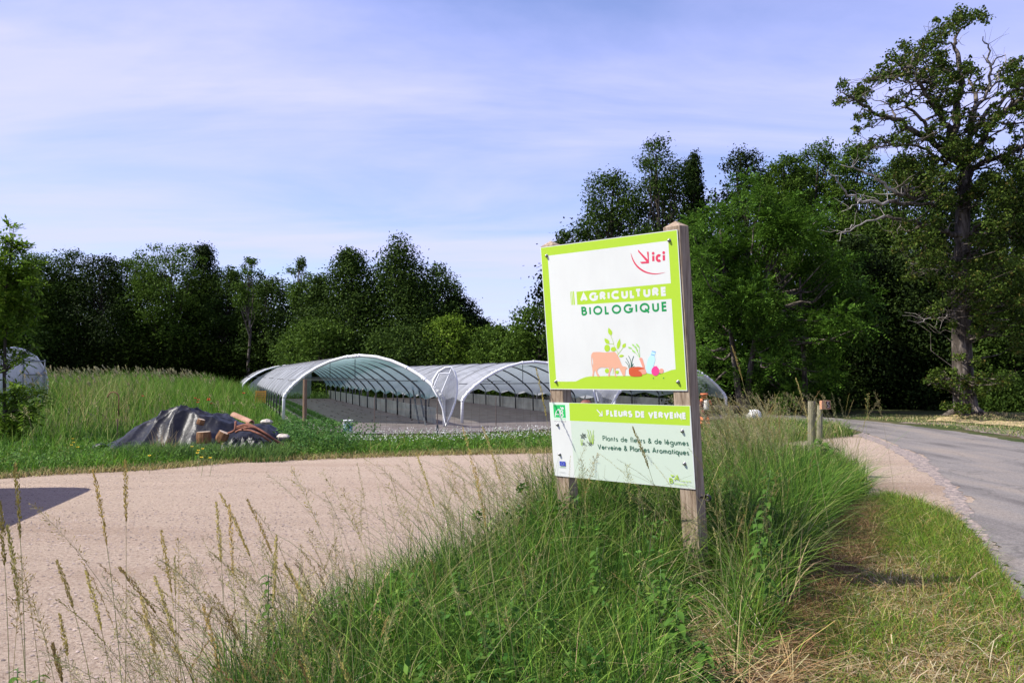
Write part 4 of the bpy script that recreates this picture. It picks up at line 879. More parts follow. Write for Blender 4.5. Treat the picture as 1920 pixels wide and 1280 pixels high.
# ------------------------------------------------------------------ plastic tunnels
def film(name, col, trans, alpha=.0, rough=.35):
    m = bpy.data.materials.new(name); m.use_nodes = True; t = m.node_tree; b = t.nodes['Principled BSDF']; out = t.nodes['Material Output']
    tc = N(t, 'ShaderNodeTexCoord'); nz = N(t, 'ShaderNodeTexNoise'); nz.inputs['Scale'].default_value = 1.7; nz.inputs['Detail'].default_value = 7; t.links.new(tc.outputs['Object'], nz.inputs[0])
    c2 = tuple(v * .60 for v in col); r = ramp(t, [(.3, c2), (.65, col)]); t.links.new(nz.outputs['Fac'], r.inputs[0]); t.links.new(r.outputs[0], b.inputs['Base Color'])
    b.inputs['Roughness'].default_value = rough; b.inputs['Specular IOR Level'].default_value = .35
    tr = N(t, 'ShaderNodeBsdfTranslucent'); t.links.new(r.outputs[0], tr.inputs[0]); mx = N(t, 'ShaderNodeMixShader'); mx.inputs[0].default_value = trans
    t.links.new(b.outputs[0], mx.inputs[1]); t.links.new(tr.outputs[0], mx.inputs[2])
    bp = N(t, 'ShaderNodeBump'); bp.inputs['Distance'].default_value = .03; bp.inputs['Strength'].default_value = .5; nb = N(t, 'ShaderNodeTexNoise'); nb.inputs['Scale'].default_value = 3.2; nb.inputs['Detail'].default_value = 4
    t.links.new(tc.outputs['Object'], nb.inputs[0]); t.links.new(nb.outputs['Fac'], bp.inputs['Height']); t.links.new(bp.outputs[0], b.inputs['Normal'])
    last = mx.outputs[0]
    if alpha:
        tp = N(t, 'ShaderNodeBsdfTransparent'); m2 = N(t, 'ShaderNodeMixShader'); m2.inputs[0].default_value = alpha; t.links.new(last, m2.inputs[1]); t.links.new(tp.outputs[0], m2.inputs[2]); last = m2.outputs[0]
    t.links.new(last, out.inputs[0]); return m
M_film = film('white_film', (.66, .68, .70), .35)
M_ghfilm = film('greenhouse_film', (.74, .76, .78), .3)
def twoface(name, outc, inc, alpha=.22):
    m = film(name, outc, .45, alpha, .5); t = m.node_tree; g = N(t, 'ShaderNodeNewGeometry'); mx = N(t, 'ShaderNodeMix', data_type='RGBA'); b = t.nodes['Principled BSDF']
    src = b.inputs['Base Color'].links[0].from_socket; mx.inputs[6].default_value = (*inc, 1); t.links.new(g.outputs['Backfacing'], mx.inputs[0]); t.links.new(src, mx.inputs[7]); t.links.new(mx.outputs[2], b.inputs['Base Color'])
    for n_ in t.nodes:
        if n_.type == 'BSDF_TRANSLUCENT': t.links.new(mx.outputs[2], n_.inputs[0])
    return m
M_teal = twoface('white_film_green_lining', (.55, .57, .60), (.28, .44, .41))
M_greyl = twoface('white_film_grey_lining', (.55, .57, .60), (.42, .50, .50))
M_skirt = film('skirt_film', (.36, .37, .35), .3, .1)
M_flap = film('flap_film', (.40, .42, .44), .5, .4)
M_clear = film('hazy_film', (.42, .46, .46), .4, .35)
M_steel = pm('galvanised_steel', (.22, .23, .24), .5, .5, .6)
M_steeld = pm('dark_steel', (.05, .055, .06), .6)
def arch(w_, spr, rise, k=17):
    th = np.linspace(pi, 0, k); x = w_ / 2 * np.cos(th); z = .3 * np.sin(th) + .7 * np.sin(th) ** 2
    return x, spr + rise * z
def tunnel(name, label, FL, FR, length, spr, rise, mat_in, nh, wall=True, legs=True, group='white plastic growing tunnels', liner=False, axis=(-.325, .946), backfilm=False):
    FL = np.array([*FL[:2], 0.]); FR = np.array([*FR[:2], 0.]); c = (FL + FR) / 2
    root = empty(name, c, label, 'greenhouse', group); FL = FL - c; FR = FR - c
    ax = np.array([axis[0], axis[1], 0]); ax /= np.linalg.norm(ax); rt = np.array([ax[1], -ax[0], 0]); w_ = abs(np.dot(FR - FL, rt))
    BL = ax * length - rt * w_ / 2; BR = ax * length + rt * w_ / 2
    def sec(s_, off=0, k=17, top=0):
        L = FL + (BL - FL) * s_; Rr_ = FR + (BR - FR) * s_; m_ = (L + Rr_) / 2; hx = (Rr_ - L)
        x, z = arch(1, spr, rise - top, k); return m_[None] + hx[None] * (x * (1 - off))[:, None] + np.array([0, 0, 1]) * (z - off * .5)[:, None]
    # cover with slight sag between hoops
    cover = []; lin = []
    for i in range((nh - 1) * 4 + 1):
        s_ = i / ((nh - 1) * 4); sg = (.0 if i % 4 == 0 else (.045 if i % 4 == 2 else .03))
        cover.append(sec(s_, 0, 25, sg * 1.6) + [0, 0, .035]); q = sec(s_, .012, 25, sg * 2.2 + .05)
        ph = (i % 4) / 4; dip = .16 * (1 - abs(2 * ph - 1)) if i % 4 else 0
        for e in (0, 24): q[e][2] -= (.10 - dip * .9)
        lin.append(q)
    MB().grid(np.array(lin if 1 else cover) + [0, 0, .06]).build('plastic_cover', mat_in, root, smooth=True)
    if liner: MB().grid(np.array(lin)).build('inner_liner', mat_in, root, smooth=True)
    for i in range(nh):
        s_ = i / (nh - 1); p = sec(s_, .006, 17); L = FL + (BL - FL) * s_; Rr_ = FR + (BR - FR) * s_
        pts = np.concatenate([[L + [0, 0, -.05]], p, [Rr_ + [0, 0, -.05]]]); front = i == 0
        mb = MB().tube(pts, .05 if front else .03, 8)
        if front:
            rng = np.random.default_rng(int(abs(c[0]) * 100) + 3)
            for k in range(26):   # wrapped and tied film along the end hoop
                j = rng.integers(1, len(pts) - 2); u = rng.random(); q = pts[j] * (1 - u) + pts[j + 1] * u; d = pts[j + 1] - pts[j]; d /= np.linalg.norm(d)
                mb.tube([q - d * .05, q, q + d * .05], [.05, .068, .05], 6)
        mb.build('end_hoop' if front else 'hoop', M_white if front else (M_steeld), root, smooth=True)
        if i and wall and i < nh: pass
    # cross ties
    for s_ in (0.04, .28, .55, .85):
        L = FL + (BL - FL) * s_ + [0, 0, spr + rise * .42]; Rr_ = FR + (BR - FR) * s_ + [0, 0, spr + rise * .42]; m_ = (L + Rr_) / 2; hw = (Rr_ - L) * .455
        MB().tube([m_ - hw, m_ + hw], .014, 5).tube([m_, m_ + [0, 0, rise * .55]], .012, 5).build('cross_tie', M_steeld, root)
    if wall:
        w = []
        for s_ in np.linspace(.05, 1, 24):
            L = FR + (BR - FR) * s_ + rt * .12; w.append([L + [0, 0, z] for z in (0, .25, .52)])
        MB().grid(np.array(w)).build('side_skirt', M_skirt, root, smooth=True)
    for s0, s1 in ((0.03, .10), (.06, .13)):   # braces
        a_ = FR + (BR - FR) * s0 - rt * .35; b_ = FR + (BR - FR) * s1 - rt * .1 + [0, 0, spr + .35]
        MB().tube([a_, b_], .028, 6).build('brace', M_steeld, root)
    return root, None, c, ax, rt
t1FL, t1FR = G(531, 792), G(833, 801)
t2FL, t2FR = G(866, 794), G(1128, 786)
t3FL, t3FR = G(1152, 784), G(1362, 779)
r1 = tunnel('plastic_tunnel', 'largest open white tunnel with green lining, nearest the black tarpaulin', t1FL, t1FR, 29, .80, 1.36, M_teal, 14)
r2 = tunnel('plastic_tunnel', 'middle open white tunnel running behind the left edge of the sign', t2FL, t2FR, 30, .72, 1.27, M_greyl, 14)
r3 = tunnel('plastic_tunnel', 'last open tunnel right of the sign, behind the flowerpot figure', t3FL, t3FR, 26, .66, 1.27, M_greyl, 11)
ax = r1[3]; rt = r1[4]
b0 = r1[2] + ax * 30.8
r0 = tunnel('plastic_tunnel', 'farthest small white tunnel beyond the rear of the largest one', b0 - rt * 3.0, b0 + rt * 3.0, 18, .80, 1.36, M_teal, 8)
# rear end wall of first tunnel: hazy film panel with a doorway left open at right
def endwall():
    s_ = r1[2] + ax * 28.6; mb = MB(); x, z = arch(5.4, .8, 1.3, 15); rows = []
    for xx_, zz_ in zip(x[:10], z[:10]): rows.append([s_ + rt * xx_ + [0, 0, h_ * zz_] for h_ in np.linspace(.02, .96, 5)])
    o = mb.grid(np.array(rows)).build('plastic_sheet', M_clear, None, smooth=True); tag(o, 'hazy plastic sheet closing the left of the first tunnel\'s far end', 'sheet')
endwall()
# gutter covers bulging between tunnels
def gusset(name, label, pts_px, Yd, poles):
    pts = np.array([at(x, y, Yd) for x, y in pts_px]); c = pts.mean(0); root = empty(name, (c[0], c[1], 0), label, 'sheet', 'plastic end flaps between the tunnels')
    O = np.array([c[0], c[1], 0]); k = len(pts); V = [c - O + [0, -.25, 0]]; P = []
    rings = [.4, .75, 1.0]
    for r in rings:
        for p in pts: q = c + (p - c) * r; q[1] -= .25 * (1 - r * r); V.append(q - O)
    for j in range(k): P.append((0, 1 + j, 1 + (j + 1) % k))
    for i in range(2):
        for j in range(k): P.append((1 + i * k + j, 1 + (i + 1) * k + j, 1 + (i + 1) * k + (j + 1) % k, 1 + i * k + (j + 1) % k))
    mb = MB(); mb.add(V, P); mb.build('flap_sheet', M_flap, root, smooth=True)
    MB().tube(pts - O - [0, .02, 0], .035, 6, closed=True).build('rim_tube', M_white, root, smooth=True)
    for a_, b_ in poles: MB().tube([at(*a_, Yd - .32) - O, at(*b_, Yd - .32) - O], .022, 6).build('pole', M_white, root)
gusset('end_flap', 'tall pointed white plastic flap between the first two tunnel arches', [(812, 712), (822, 697), (835, 689), (845, 688), (853, 698), (857, 715), (857, 735), (853, 755), (846, 775), (836, 799), (834, 785), (830, 765), (822, 745), (812, 728)], 24.6, [((824, 700), (812, 728)), ((846, 692), (828, 735)), ((824, 700), (842, 700))])
gusset('end_flap', 'white plastic flap showing between the two sign panels', [(1112, 715), (1140, 700), (1160, 712), (1162, 730), (1150, 752), (1135, 775), (1120, 765), (1114, 740)], 28.6, [((1118, 735), (1122, 752))])
# woven ground cover
M_fab = noisemat('ground_fabric', [(.3, (.065, .054, .047)), (.55, (.115, .098, .088)), (.8, (.17, .15, .135))], 2.2, 9, .85, .5, 12, (1, 1, 1), bdist=.02)
c0 = r1[2]
fab = [t1FL[:2] + rt[:2] * .1 - ax[:2] * 1.2, G(640, 814)[:2], G(820, 814)[:2], G(1030, 806)[:2], G(1200, 800)[:2], (r3[2] + rt * 2.6 - ax * .8)[:2], (r3[2] + rt * 2.8 + ax * 26)[:2], (c0 + ax * 27.0 + rt * 9)[:2], (c0 + ax * 27.6 - rt * 2.5)[:2]]
sheet('ground_fabric', np.array(fab), .02, M_fab)
# crop rows in the first tunnel
A = Acc()
for k_, off in enumerate((-2.25, -1.75, -1.25, -.8)):
    n = 2600; s_ = R.random(n) * 24 - .8; s_ = (np.round(s_ / .32) * .32) + R.normal(0, .05, n); P3 = c0[None] + ax[None] * s_[:, None] + rt[None] * (off + R.normal(0, .05, n))[:, None] 
    A.add(blades(P3[:, :2], .07 + .12 * R.random(n), .03 + .035 * R.random(n), .5 + R.random(n), cols(n, [(.07, .15, .03), (.10, .20, .04)], [1, 1]), 2, z0=.02))
A.build('seedlings', 'rows of small green seedlings planted through the ground fabric', 'seedlings')
A = Acc()
for off in np.arange(-2.5, 2.9, .45):
    n = 26; s_ = R.random(n) * 26 - 1; P3 = c0[None] + ax[None] * s_[:, None] + rt[None] * off
    litter_pts = P3[:, :2]; A.add(blades(litter_pts, .02 + .04 * R.random(n), .06 + .05 * R.random(n), 1 + R.random(n), cols(n, [(.04, .035, .03), (.08, .06, .045)], [1, 1]), 1, z0=.02))
A.build('soil_crumbs', 'dark crumbs of soil spilled along the fabric seams in the tunnel', 'soil')
# grass beyond the tunnels' far ends
A = Acc(); beh = np.array([(c0 + ax * 28 - rt * 4)[:2], (c0 + ax * 28 + rt * 12)[:2], (c0 + ax * 36 + rt * 14)[:2], (c0 + ax * 36 - rt * 4)[:2]])
n = 9000; P = rng_in_poly(beh, n); A.add(blades(P, .25 + .35 * R.random(n), .04 + .03 * R.random(n), .3 + .5 * R.random(n), cols(n, [(.12, .21, .04), (.16, .26, .06)], [1, 1]), 2))
A.build('meadow_grass', 'bright grass seen through the open far ends of the tunnels')

# ------------------------------------------------------------------ things round the tunnels
def wpost(name, label, px, yb, yt, r, mat, cat='post', lean=0, group=None):
    b_ = G(px, yb); t_ = at(px + lean, yt, b_[1]); h = t_[2]
    o = MB().tube([(0, 0, -.1), (0, 0, h * .5), (lean * .01, 0, h)], [r, r * .97, r * .92], 10).build(name, mat, None, smooth=False); o.location = (b_[0], b_[1], 0)
    return tag(o, label, cat, group)
M_wpost = noisemat('brown_post', [(.3, (.12, .075, .045)), (.7, (.27, .18, .11))], 8, 8, .85, .4, 20, (4, 4, .4))
wpost('wooden_post', 'brown wooden post before the left leg of the first tunnel', 571, 818, 711, .055, M_wpost)
wpost('stake', 'short dark metal stake by the first tunnel\'s right leg', 820, 817, 796, .03, M_steeld, 'stake')
def bucket():
    b_ = G(652, 812); o = empty('bucket', (b_[0], b_[1], .0), 'white paint bucket with blue printed label on the ground fabric', 'bucket')
    MB().lathe([(0, .01), (.115, .01), (.118, .02), (.135, .33), (.142, .335), (.142, .355), (.128, .355), (.112, .03), (0, .03)], 24).build('pail', M_white, o, smooth=True)
    m = noisemat('bucket_label', [(.35, (.03, .09, .17)), (.5, (.12, .3, .45)), (.6, (.6, .65, .68)), (.7, (.05, .07, .06))], 14, 4, .5)
    MB().lathe([(.1245, .06), (.1345, .25)], 24).build('printed_label', m, o, smooth=True)
    MB().tube([(.142 * math.cos(a), .03 * math.sin(a * 0) - .0, .34 - .10 * math.sin(a)) for a in np.linspace(0, pi, 12)], .003, 5).build('handle', M_steel, o)
    o.rotation_euler.z = .5
bucket()
def fence():
    pts = [G(x, y) for x, y in ((702, 812), (820, 817), (930, 814), (1032, 810))]; root = empty('wire_fence', pts[0], 'rusty see-through wire mesh fence in front of the first tunnels', 'fence'); O = pts[0]
    mb = MB(); M_w = pm('rusty_wire', (.12, .09, .075), .8)
    for i in range(3):
        a_, b_ = pts[i] - O, pts[i + 1] - O; L = np.linalg.norm(b_ - a_); k = int(L / .2)
        for j in range(k): q = a_ + (b_ - a_) * j / k; mb.tube([q, q + [0, 0, .95]], .0022, 3, cap=False)
        for z in np.linspace(.08, .95, 7): mb.tube([a_ + [0, 0, z], b_ + [0, 0, z]], .0022, 3, cap=False)
    mb.build('mesh_panel', M_w, root)
    for p in pts: MB().tube([p - O + [0, 0, -.05], p - O + [0, 0, 1.0]], .014, 6).build('fence_post', M_w, root)
fence()
def crate(px, py, Yd, label, s=1):
    p = at(px, py, Yd); mb = MB(); W_, D_, H_ = .6 * s, .4 * s, .32 * s
    for z in (.03, .13, .23, .30):
        mb.box((0, -D_ / 2, z * s), (W_, .02, .05 * s)); mb.box((0, D_ / 2, z * s), (W_, .02, .05 * s)); mb.box((-W_ / 2, 0, z * s), (.02, D_ - .022, .05 * s)); mb.box((W_ / 2, 0, z * s), (.02, D_ - .022, .05 * s))
    for x in (-1, 1):
        for y in (-1, 1): mb.box((x * W_ / 2, y * D_ / 2, .165 * s), (.05, .05, .33 * s))
    mb.box((0, 0, .012), (W_ - .03, D_ - .03, .015))
    o = mb.build('crate', pm('yellow_plastic', (.62, .33, .03), .5) if 'yellow_plastic' not in bpy.data.materials else bpy.data.materials['yellow_plastic'], None); o.location = (p[0], p[1], p[2]); o.rotation_euler.z = .3
    return tag(o, label, 'crate', 'yellow crates by the first tunnel')
crate(488, 755.0, 34, 'yellow plastic crate at the bottom of the stack left of the first tunnel', .62)
crate(488, 750, 34, 'yellow plastic crate in the middle of the stack left of the first tunnel', .62)
crate(489, 742.2, 34, 'yellow plastic crate on top of the stack left of the first tunnel', .62)

# white greenhouse at the left edge
def greenhouse():
    Yd = 27; c = at(24, 700, Yd); root = empty('greenhouse', (c[0], Yd, float(terrain(c[0], Yd))), 'white film greenhouse with framed end door at the left edge', 'greenhouse', rz=rad(70))
    w_, H_, L = 2.6, 1.98, 7.0
    # end faces local -y, axis +y
    xs_ = []; 
    prof_ = [(-w_ / 2, 0), (-w_ / 2, .9), (-w_ / 2 + .12, 1.25), (-w_ / 2 + .45, 1.68), (-w_ / 2 + .95, 1.92), (0, H_), (w_ / 2 - .95, 1.92), (w_ / 2 - .45, 1.68), (w_ / 2 - .12, 1.25), (w_ / 2, .9), (w_ / 2, 0)]
    Gd = np.array([[(x, y, z) for x, z in prof_] for y in np.linspace(0, L, 9)]); MB().grid(Gd).build('film_cover', M_ghfilm, root, smooth=True)
    mb = MB(); V = [(x, .01, z) for x, z in prof_]; mb.add(V, [tuple(range(len(V)))]); mb.build('end_wall', M_ghfilm, root)
    fr = MB(); fr.tube([(x, -.02, z) for x, z in prof_], .035, 6); 
    fr.build('end_hoop', M_white, root)
    d = MB()
    for x in (.35, 1.15): d.tube([(x, -.05, 0), (x, -.05, 1.85 if x < .5 else 1.6)], .025, 6)
    for z in (.55, 1.1, 1.55): d.tube([(.35, -.05, z), (1.15, -.05, z)], .022, 6)
    d.tube([(.35, -.05, .55), (1.15, -.05, 1.25)], .018, 6)
    d.build('door_frame', M_steel, root)
    p = MB().tube([(-.9, 1.0, 2.1), (-.9, 1.0, 2.95)], .035, 6).build('vent_pipe', M_steel, root)
greenhouse()

# ------------------------------------------------------------------ tarpaulin heap
def tarp():
    Yc = 17.4; prof_x = np.array([(217, 827), (240, 812), (262, 791), (285, 776), (301, 765), (306, 753), (344, 749), (356, 752), (369, 757), (406, 767), (429, 776), (440, 784), (481, 789), (507, 793), (522, 803), (536, 818)], float)
    X = []; H = []
    for x, y in prof_x: p = at(x, y, Yc); X.append(p[0]); H.append(max(p[2], .05))
    X = np.array(X); H = np.array(H); rng = np.random.default_rng(4)
    m_ = noisemat('black_tarp', [(.35, (.006, .006, .007)), (.7, (.011, .011, .012)), (.9, (.03, .029, .028))], 5, 8, .42, .6, 9, bdist=.03, spec=.27)
    c = np.array([X.mean(), Yc, 0]); nx_, ny_ = 190, 84
    CR_ = [(rng.uniform(-1.4, 1.4), rng.uniform(-1.3, 1.3), rng.random(), .016) for _ in range(3)] + [(rng.uniform(-3.2, 3.2), rng.uniform(-2.5, 2.5), rng.random(), .008) for _ in range(4)] + [(rng.uniform(-7, 7), rng.uniform(-5, 5), rng.random(), .003) for _ in range(4)]
    gx = np.linspace(X[0] - .15, X[-1] + .15, nx_); Gd = np.zeros((nx_, ny_, 3))
    for i, x in enumerate(gx):
        h = np.interp(x, X, H, left=.04, right=.04)
        for j in range(ny_):
            t = j / (ny_ - 1) * 2 - 1   # -1 front, 1 back
            y = t * (1.25 + .15 * math.sin(x * 3))
            e = (1 - abs(t)) ; f = min(1, e * (1.3 + .25 * math.sin(x * 2.7)))
            fold = 0; rag = 0
            for (xp, tp_, nf, am, ph_) in ((X[6], .0, 9, .085, .4), (X[4] - .05, .1, 8, .07, 1.7), (X[11], .1, 8, .06, 2.2), (X[8], -.1, 7, .05, 4.0)):
                dx_, dt_ = x - xp, (t - tp_) * 1.25; rr3 = math.hypot(dx_, dt_); an = math.atan2(dt_, dx_); wg = math.exp(-(rr3 / .85) ** 2)
                fold -= wg * am * min(1, rr3 / .35) * abs(math.sin(an * nf * .5 + ph_ + .5 * math.sin(rr3 * 5))) ** .6
            for (kx, kt, ph_, am) in CR_: rag += am * (1 - 2 * abs(((x * kx + t * kt + ph_) % 1.0) * 2 - 1))
            hh = h * .93 * f + fold * min(1, e * 3) * (.35 + .65 * h) + rag * min(1, e * 2.5) * .8
            Gd[i, j] = (x - c[0] + .02 * math.sin(t * 11 + x * 4), y + .04 * math.sin(x * 13), max(.012, hh))
    o = MB().grid(Gd).build('tarpaulin', m_, None, smooth=True, solid=.006); o.location = tuple(c); tag(o, 'crumpled black plastic tarpaulin heaped over a pile in the grass', 'tarpaulin')
    def tz(x, y):
        i = int(np.clip(np.searchsorted(gx, x), 0, nx_ - 1)); j = int(np.clip((y - Yc) / 1.3 * .5 * (ny_ - 1) + (ny_ - 1) / 2, 0, ny_ - 1)); return Gd[i, j, 2]
    # loose end at left, flat on the grass
    q = at(235, 830, 16.7); rows = []
    for i in range(14):
        r_ = []
        for j in range(12):
            x, y = (i / 13 - .5) * 1.2, (j / 11 - .5) * .5; r_.append((x, y, .10 + .07 * math.sin(x * 9 + y * 6) + .05 * math.sin(y * 15 + x * 5)))
        rows.append(r_)
    o = MB().grid(np.array(rows)).build('plastic_scrap', m_, None, smooth=True, solid=.005); o.location = (q[0], q[1], 0); tag(o, 'grey-black plastic scrap lying flat at the left foot of the heap', 'plastic scrap')
    # second, separate piece of sheeting bunched in front of the right half
    q = at(462, 838, 15.95); rows = []; r9 = np.random.default_rng(8)
    for i in range(60):
        r_ = []
        for j in range(30):
            x, y = (i / 59 - .5) * 1.25, (j / 29 - .5) * .62; e2 = max(0, 1 - (x / .62) ** 2) * max(0, 1 - (y / .31) ** 2); an = math.atan2(y, x + .1)
            r_.append((x, y, .012 + e2 ** .6 * (.30 + .07 * abs(math.sin(an * 5)) + .05 * abs(math.sin(x * 17 + y * 9)) - .04 * abs(math.sin(x * 31 - y * 21)))))
        rows.append(r_)
    o = MB().grid(np.array(rows)).build('plastic_sheet', m_, None, smooth=True, solid=.004); o.location = (q[0], q[1], 0); tag(o, 'bunched black plastic sheet in front of the rusty rods', 'plastic sheet')
    # blocks of sawn log
    M_log = noisemat('cut_log', [(.3, (.075, .032, .013)), (.5, (.16, .078, .032)), (.8, (.26, .15, .07))], 6, 9, .85, .5, 16, (3, 3, 1))
    M_end = noisemat('log_top', [(.3, (.34, .25, .17)), (.7, (.52, .43, .33))], 9, 6, .85)
    def block(px, pyb, Yd, wpx, hpx, label, tilt=0, rz=0):
        w_ = wpx * Yd / F; h_ = hpx * Yd / F; p = at(px, pyb, Yd); k = 9; rng = np.random.default_rng(int(px)); V = []; rr_ = 1 + .10 * rng.normal(0, 1, k)
        for z, s_ in ((0, 1.0), (h_ * .5, 1.04), (h_, .95)):
            for j in range(k): a_ = 2 * pi * j / k; V.append((w_ / 2 * rr_[j] * s_ * math.cos(a_), w_ / 2 * rr_[j] * s_ * math.sin(a_) * .8, z))
        V = np.array(V) @ Rm(tilt, 'y').T @ Rm(rz).T; P = [(i * k + j, i * k + (j + 1) % k, (i + 1) * k + (j + 1) % k, (i + 1) * k + j) for i in range(2) for j in range(k)]
        mb = MB(); mb.add(V, P, 0); mb.P += [tuple(range(k))[::-1], tuple(range(2 * k, 3 * k))]; mb.M += [0, 1]
        o = mb.build('log_block', [M_log, M_end], None, bevel=.012); o.location = (p[0], p[1], max(.0, p[2])); tag(o, label, 'log', 'log blocks on the tarpaulin edge')
    block(383, 831, 16.05, 27, 22, 'largest orange-brown log block in front of the tarpaulin', -.05)
    block(412, 829, 16.1, 24, 21, 'tilted log block with pale cut top, right of the largest one', .45)
    block(375, 796, 16.5, 15, 11, 'small split log resting up on the tarpaulin', .3)
    block(424, 844, 15.9, 20, 13, 'dark reddish log half sunk in the grass', .1)
    # roof tile
    p = at(454, 787, 16.4); V = []
    for y in (-.24, .24):
        for rr2 in (.075, .06):
            for a_ in np.linspace(0, pi, 9): V.append((rr2 * math.cos(a_), y, rr2 * math.sin(a_)))
    P = [(j, j + 1, 18 + j + 1, 18 + j) for j in range(8)] + [(9 + j, 27 + j, 28 + j, 10 + j) for j in range(8)] + [(j, 9 + j, 10 + j, j + 1) for j in range(8)] + [(18 + j, 19 + j, 28 + j, 27 + j) for j in range(8)] + [(0, 18, 27, 9), (8, 17, 35, 26)]
    o = MB().add(np.array(V) * 1.1 @ Rm(rad(62)).T @ Rm(.0, 'x').T, P).build('roof_tile', noisemat('terracotta', [(.3, (.24, .12, .07)), (.7, (.44, .27, .18))], 10, 6, .85), None); o.location = (p[0], p[1], p[2]); o.rotation_euler = (0, rad(18), 0)
    tag(o, 'half-round clay roof tile lying across the right of the heap', 'roof tile')
    M_rust = noisemat('rust', [(.3, (.10, .035, .02)), (.7, (.24, .10, .06))], 12, 6, .85)
    rods = [([(440, 804), (455, 799), (475, 802), (500, 815), (525, 832)], 'lowest'), ([(444, 800), (460, 795), (482, 803), (505, 818), (532, 834)], 'middle'), ([(442, 810), (452, 804), (470, 800), (492, 808), (512, 822)], 'left-starting'),
            ([(462, 793), (478, 800), (498, 812), (520, 828), (536, 838)], 'topmost'), ([(428, 812), (436, 809), (441, 806), (442, 790)], 'bent upright'), ([(448, 806), (468, 806), (488, 814), (508, 828)], 'shortest')]
    for i, (rp_, lb) in enumerate(rods):
        P = np.array([at(x, y, 16.0 - .03 * i + .1 * abs(j - 2)) for j, (x, y) in enumerate(rp_)]); O = P[0].copy(); tt = np.linspace(0, len(P) - 1, 15); Pi = np.stack([np.interp(tt, np.arange(len(P)), P[:, k]) for k in range(3)], -1); Pi[1:-1] = (Pi[:-2] + Pi[1:-1] * 2 + Pi[2:]) / 4; Pi[:, 2] = np.maximum(Pi[:, 2], .03)
        o = MB().tube(Pi - O, .022, 7).build('rusty_rod', M_rust, None, smooth=True); o.location = tuple(O); tag(o, 'rusty bent rod on the heap, %s of the bundle' % lb, 'rod', 'rusty rods on the heap')
    for px, py, Yd, lb in ((500, 792, 17.0, 'pale stone holding down the heap\'s upper right edge'), (531, 820, 16.4, 'pale stone at the right foot of the heap')):
        p = at(px, py, Yd); rng = np.random.default_rng(px); mb = MB().lathe([(0, -.04), (.11, -.02), (.14, .02), (.09, .06), (0, .075)], 9); mb.V[0] *= 1 + rng.normal(0, .07, mb.V[0].shape)
        o = mb.build('stone', noisemat('pale_stone', [(.3, (.33, .29, .23)), (.7, (.55, .5, .42))], 9, 6, .9), None); o.location = (p[0], p[1], max(.03, p[2])); tag(o, lb, 'stone', 'stones on the tarpaulin')
    # dry weed stalks poking before the tarp
    A = Acc(); P = np.array([at(x, 835, 15.9)[:2] for x in R.uniform(285, 330, 60)]); n = 60
    A.add(blades(P, .25 + .5 * R.random(n), .008 + .006 * R.random(n), .1 + .4 * R.random(n), cols(n, [(.30, .20, .10), (.36, .28, .14)], [1, 1]), 3))
    P = np.array([at(x, 848, 15.3)[:2] for x in R.uniform(220, 540, 3600)]); P[:, 1] = np.where(R.random(3600) < .5, R.uniform(14.9, 15.95, 3600), R.uniform(15.3, 16.1, 3600)); n = 3600
    A.add(blades(P, .16 + .26 * R.random(n), .010 + .010 * R.random(n), .2 + .7 * R.random(n), cols(n, [(.09, .17, .035), (.13, .22, .045), (.06, .12, .03)], [1, 1, 1]), 3))
    A.build('heap_grass', 'grass and dry weeds growing up against the tarpaulin heap')
tarp()

# ------------------------------------------------------------------ flowers
M_red = pm('poppy_petal', (.72, .035, .015), .6); M_yel = pm('yellow_petal', (.80, .55, .02), .6); M_stem = pm('flower_stem', (.10, .17, .05), .7)
def flower(name, px, py, Yd, r, mat, label, cat, group):
    p = at(px, py, Yd); g = float(terrain(p[0], Yd)); root = empty(name, (p[0], Yd, g), label, cat, group); h = max(p[2] - g, .12)
    MB().tube([(0, 0, 0), (.02, 0, h * .5), (0, 0, h)], .003, 4).build('stem', M_stem, root)
    mb = MB(); k = 5
    for j in range(k):
        a_ = 2 * pi * j / k; d = np.array([math.cos(a_), math.sin(a_), 0]); s_ = np.array([-d[1], d[0], 0]); b_ = np.array([0, 0, h])
        mb.add([b_, b_ + d * r * .6 + s_ * r * .5 + [0, 0, r * .35], b_ + d * r + [0, 0, r * .6], b_ + d * r * .6 - s_ * r * .5 + [0, 0, r * .35]], [(0, 1, 2, 3)])
    mb.build('petals', mat, root, solid=.002)
pop = [(268, 743, 22, 'poppy farthest left, alone in the meadow above the heap'), (366, 747, 20.5, 'poppy just right of the heap\'s peak'), (372, 750, 20.3, 'poppy second right of the heap\'s peak'), (371, 755, 20, 'lowest poppy right of the heap\'s peak'), (391, 751, 20, 'largest bright poppy above the heap\'s right slope'), (396, 757, 20, 'poppy just below the largest one'), (457, 738, 24, 'scarlet poppy left of the yellow crates'), (391, 748, 20.2, 'upper bright poppy touching the largest one')]
for i, (x, y, Yd, lb) in enumerate(pop): flower('poppy', x, y, Yd, .055 if i in (4, 6) else .04, M_red, 'red ' + lb, 'flower', 'red poppies in the meadow')
yl = [(137, 823, 'topmost yellow daisy in the grass right of the sapling'), (134, 835, 'left yellow daisy below the topmost'), (138, 830, 'middle yellow daisy right of the sapling'), (146, 839, 'lowest right yellow daisy near the sapling'), (360, 838, 'yellow daisy left of the log blocks'), (372, 845, 'yellow daisy under the largest log'), (370, 850, 'yellow daisy just below the one under the largest log'), (380, 842, 'yellow daisy under the tilted log'), (378, 858, 'yellow daisy nearest the gravel'), (394, 859, 'yellow daisy right of the one nearest the gravel'), (280, 855, 'yellow daisy in front of the heap\'s left part')]
for x, y, lb in yl: flower('daisy', x, y, G(x, y, .28)[1], .03, M_yel, lb, 'flower', 'yellow daisies in the grass')
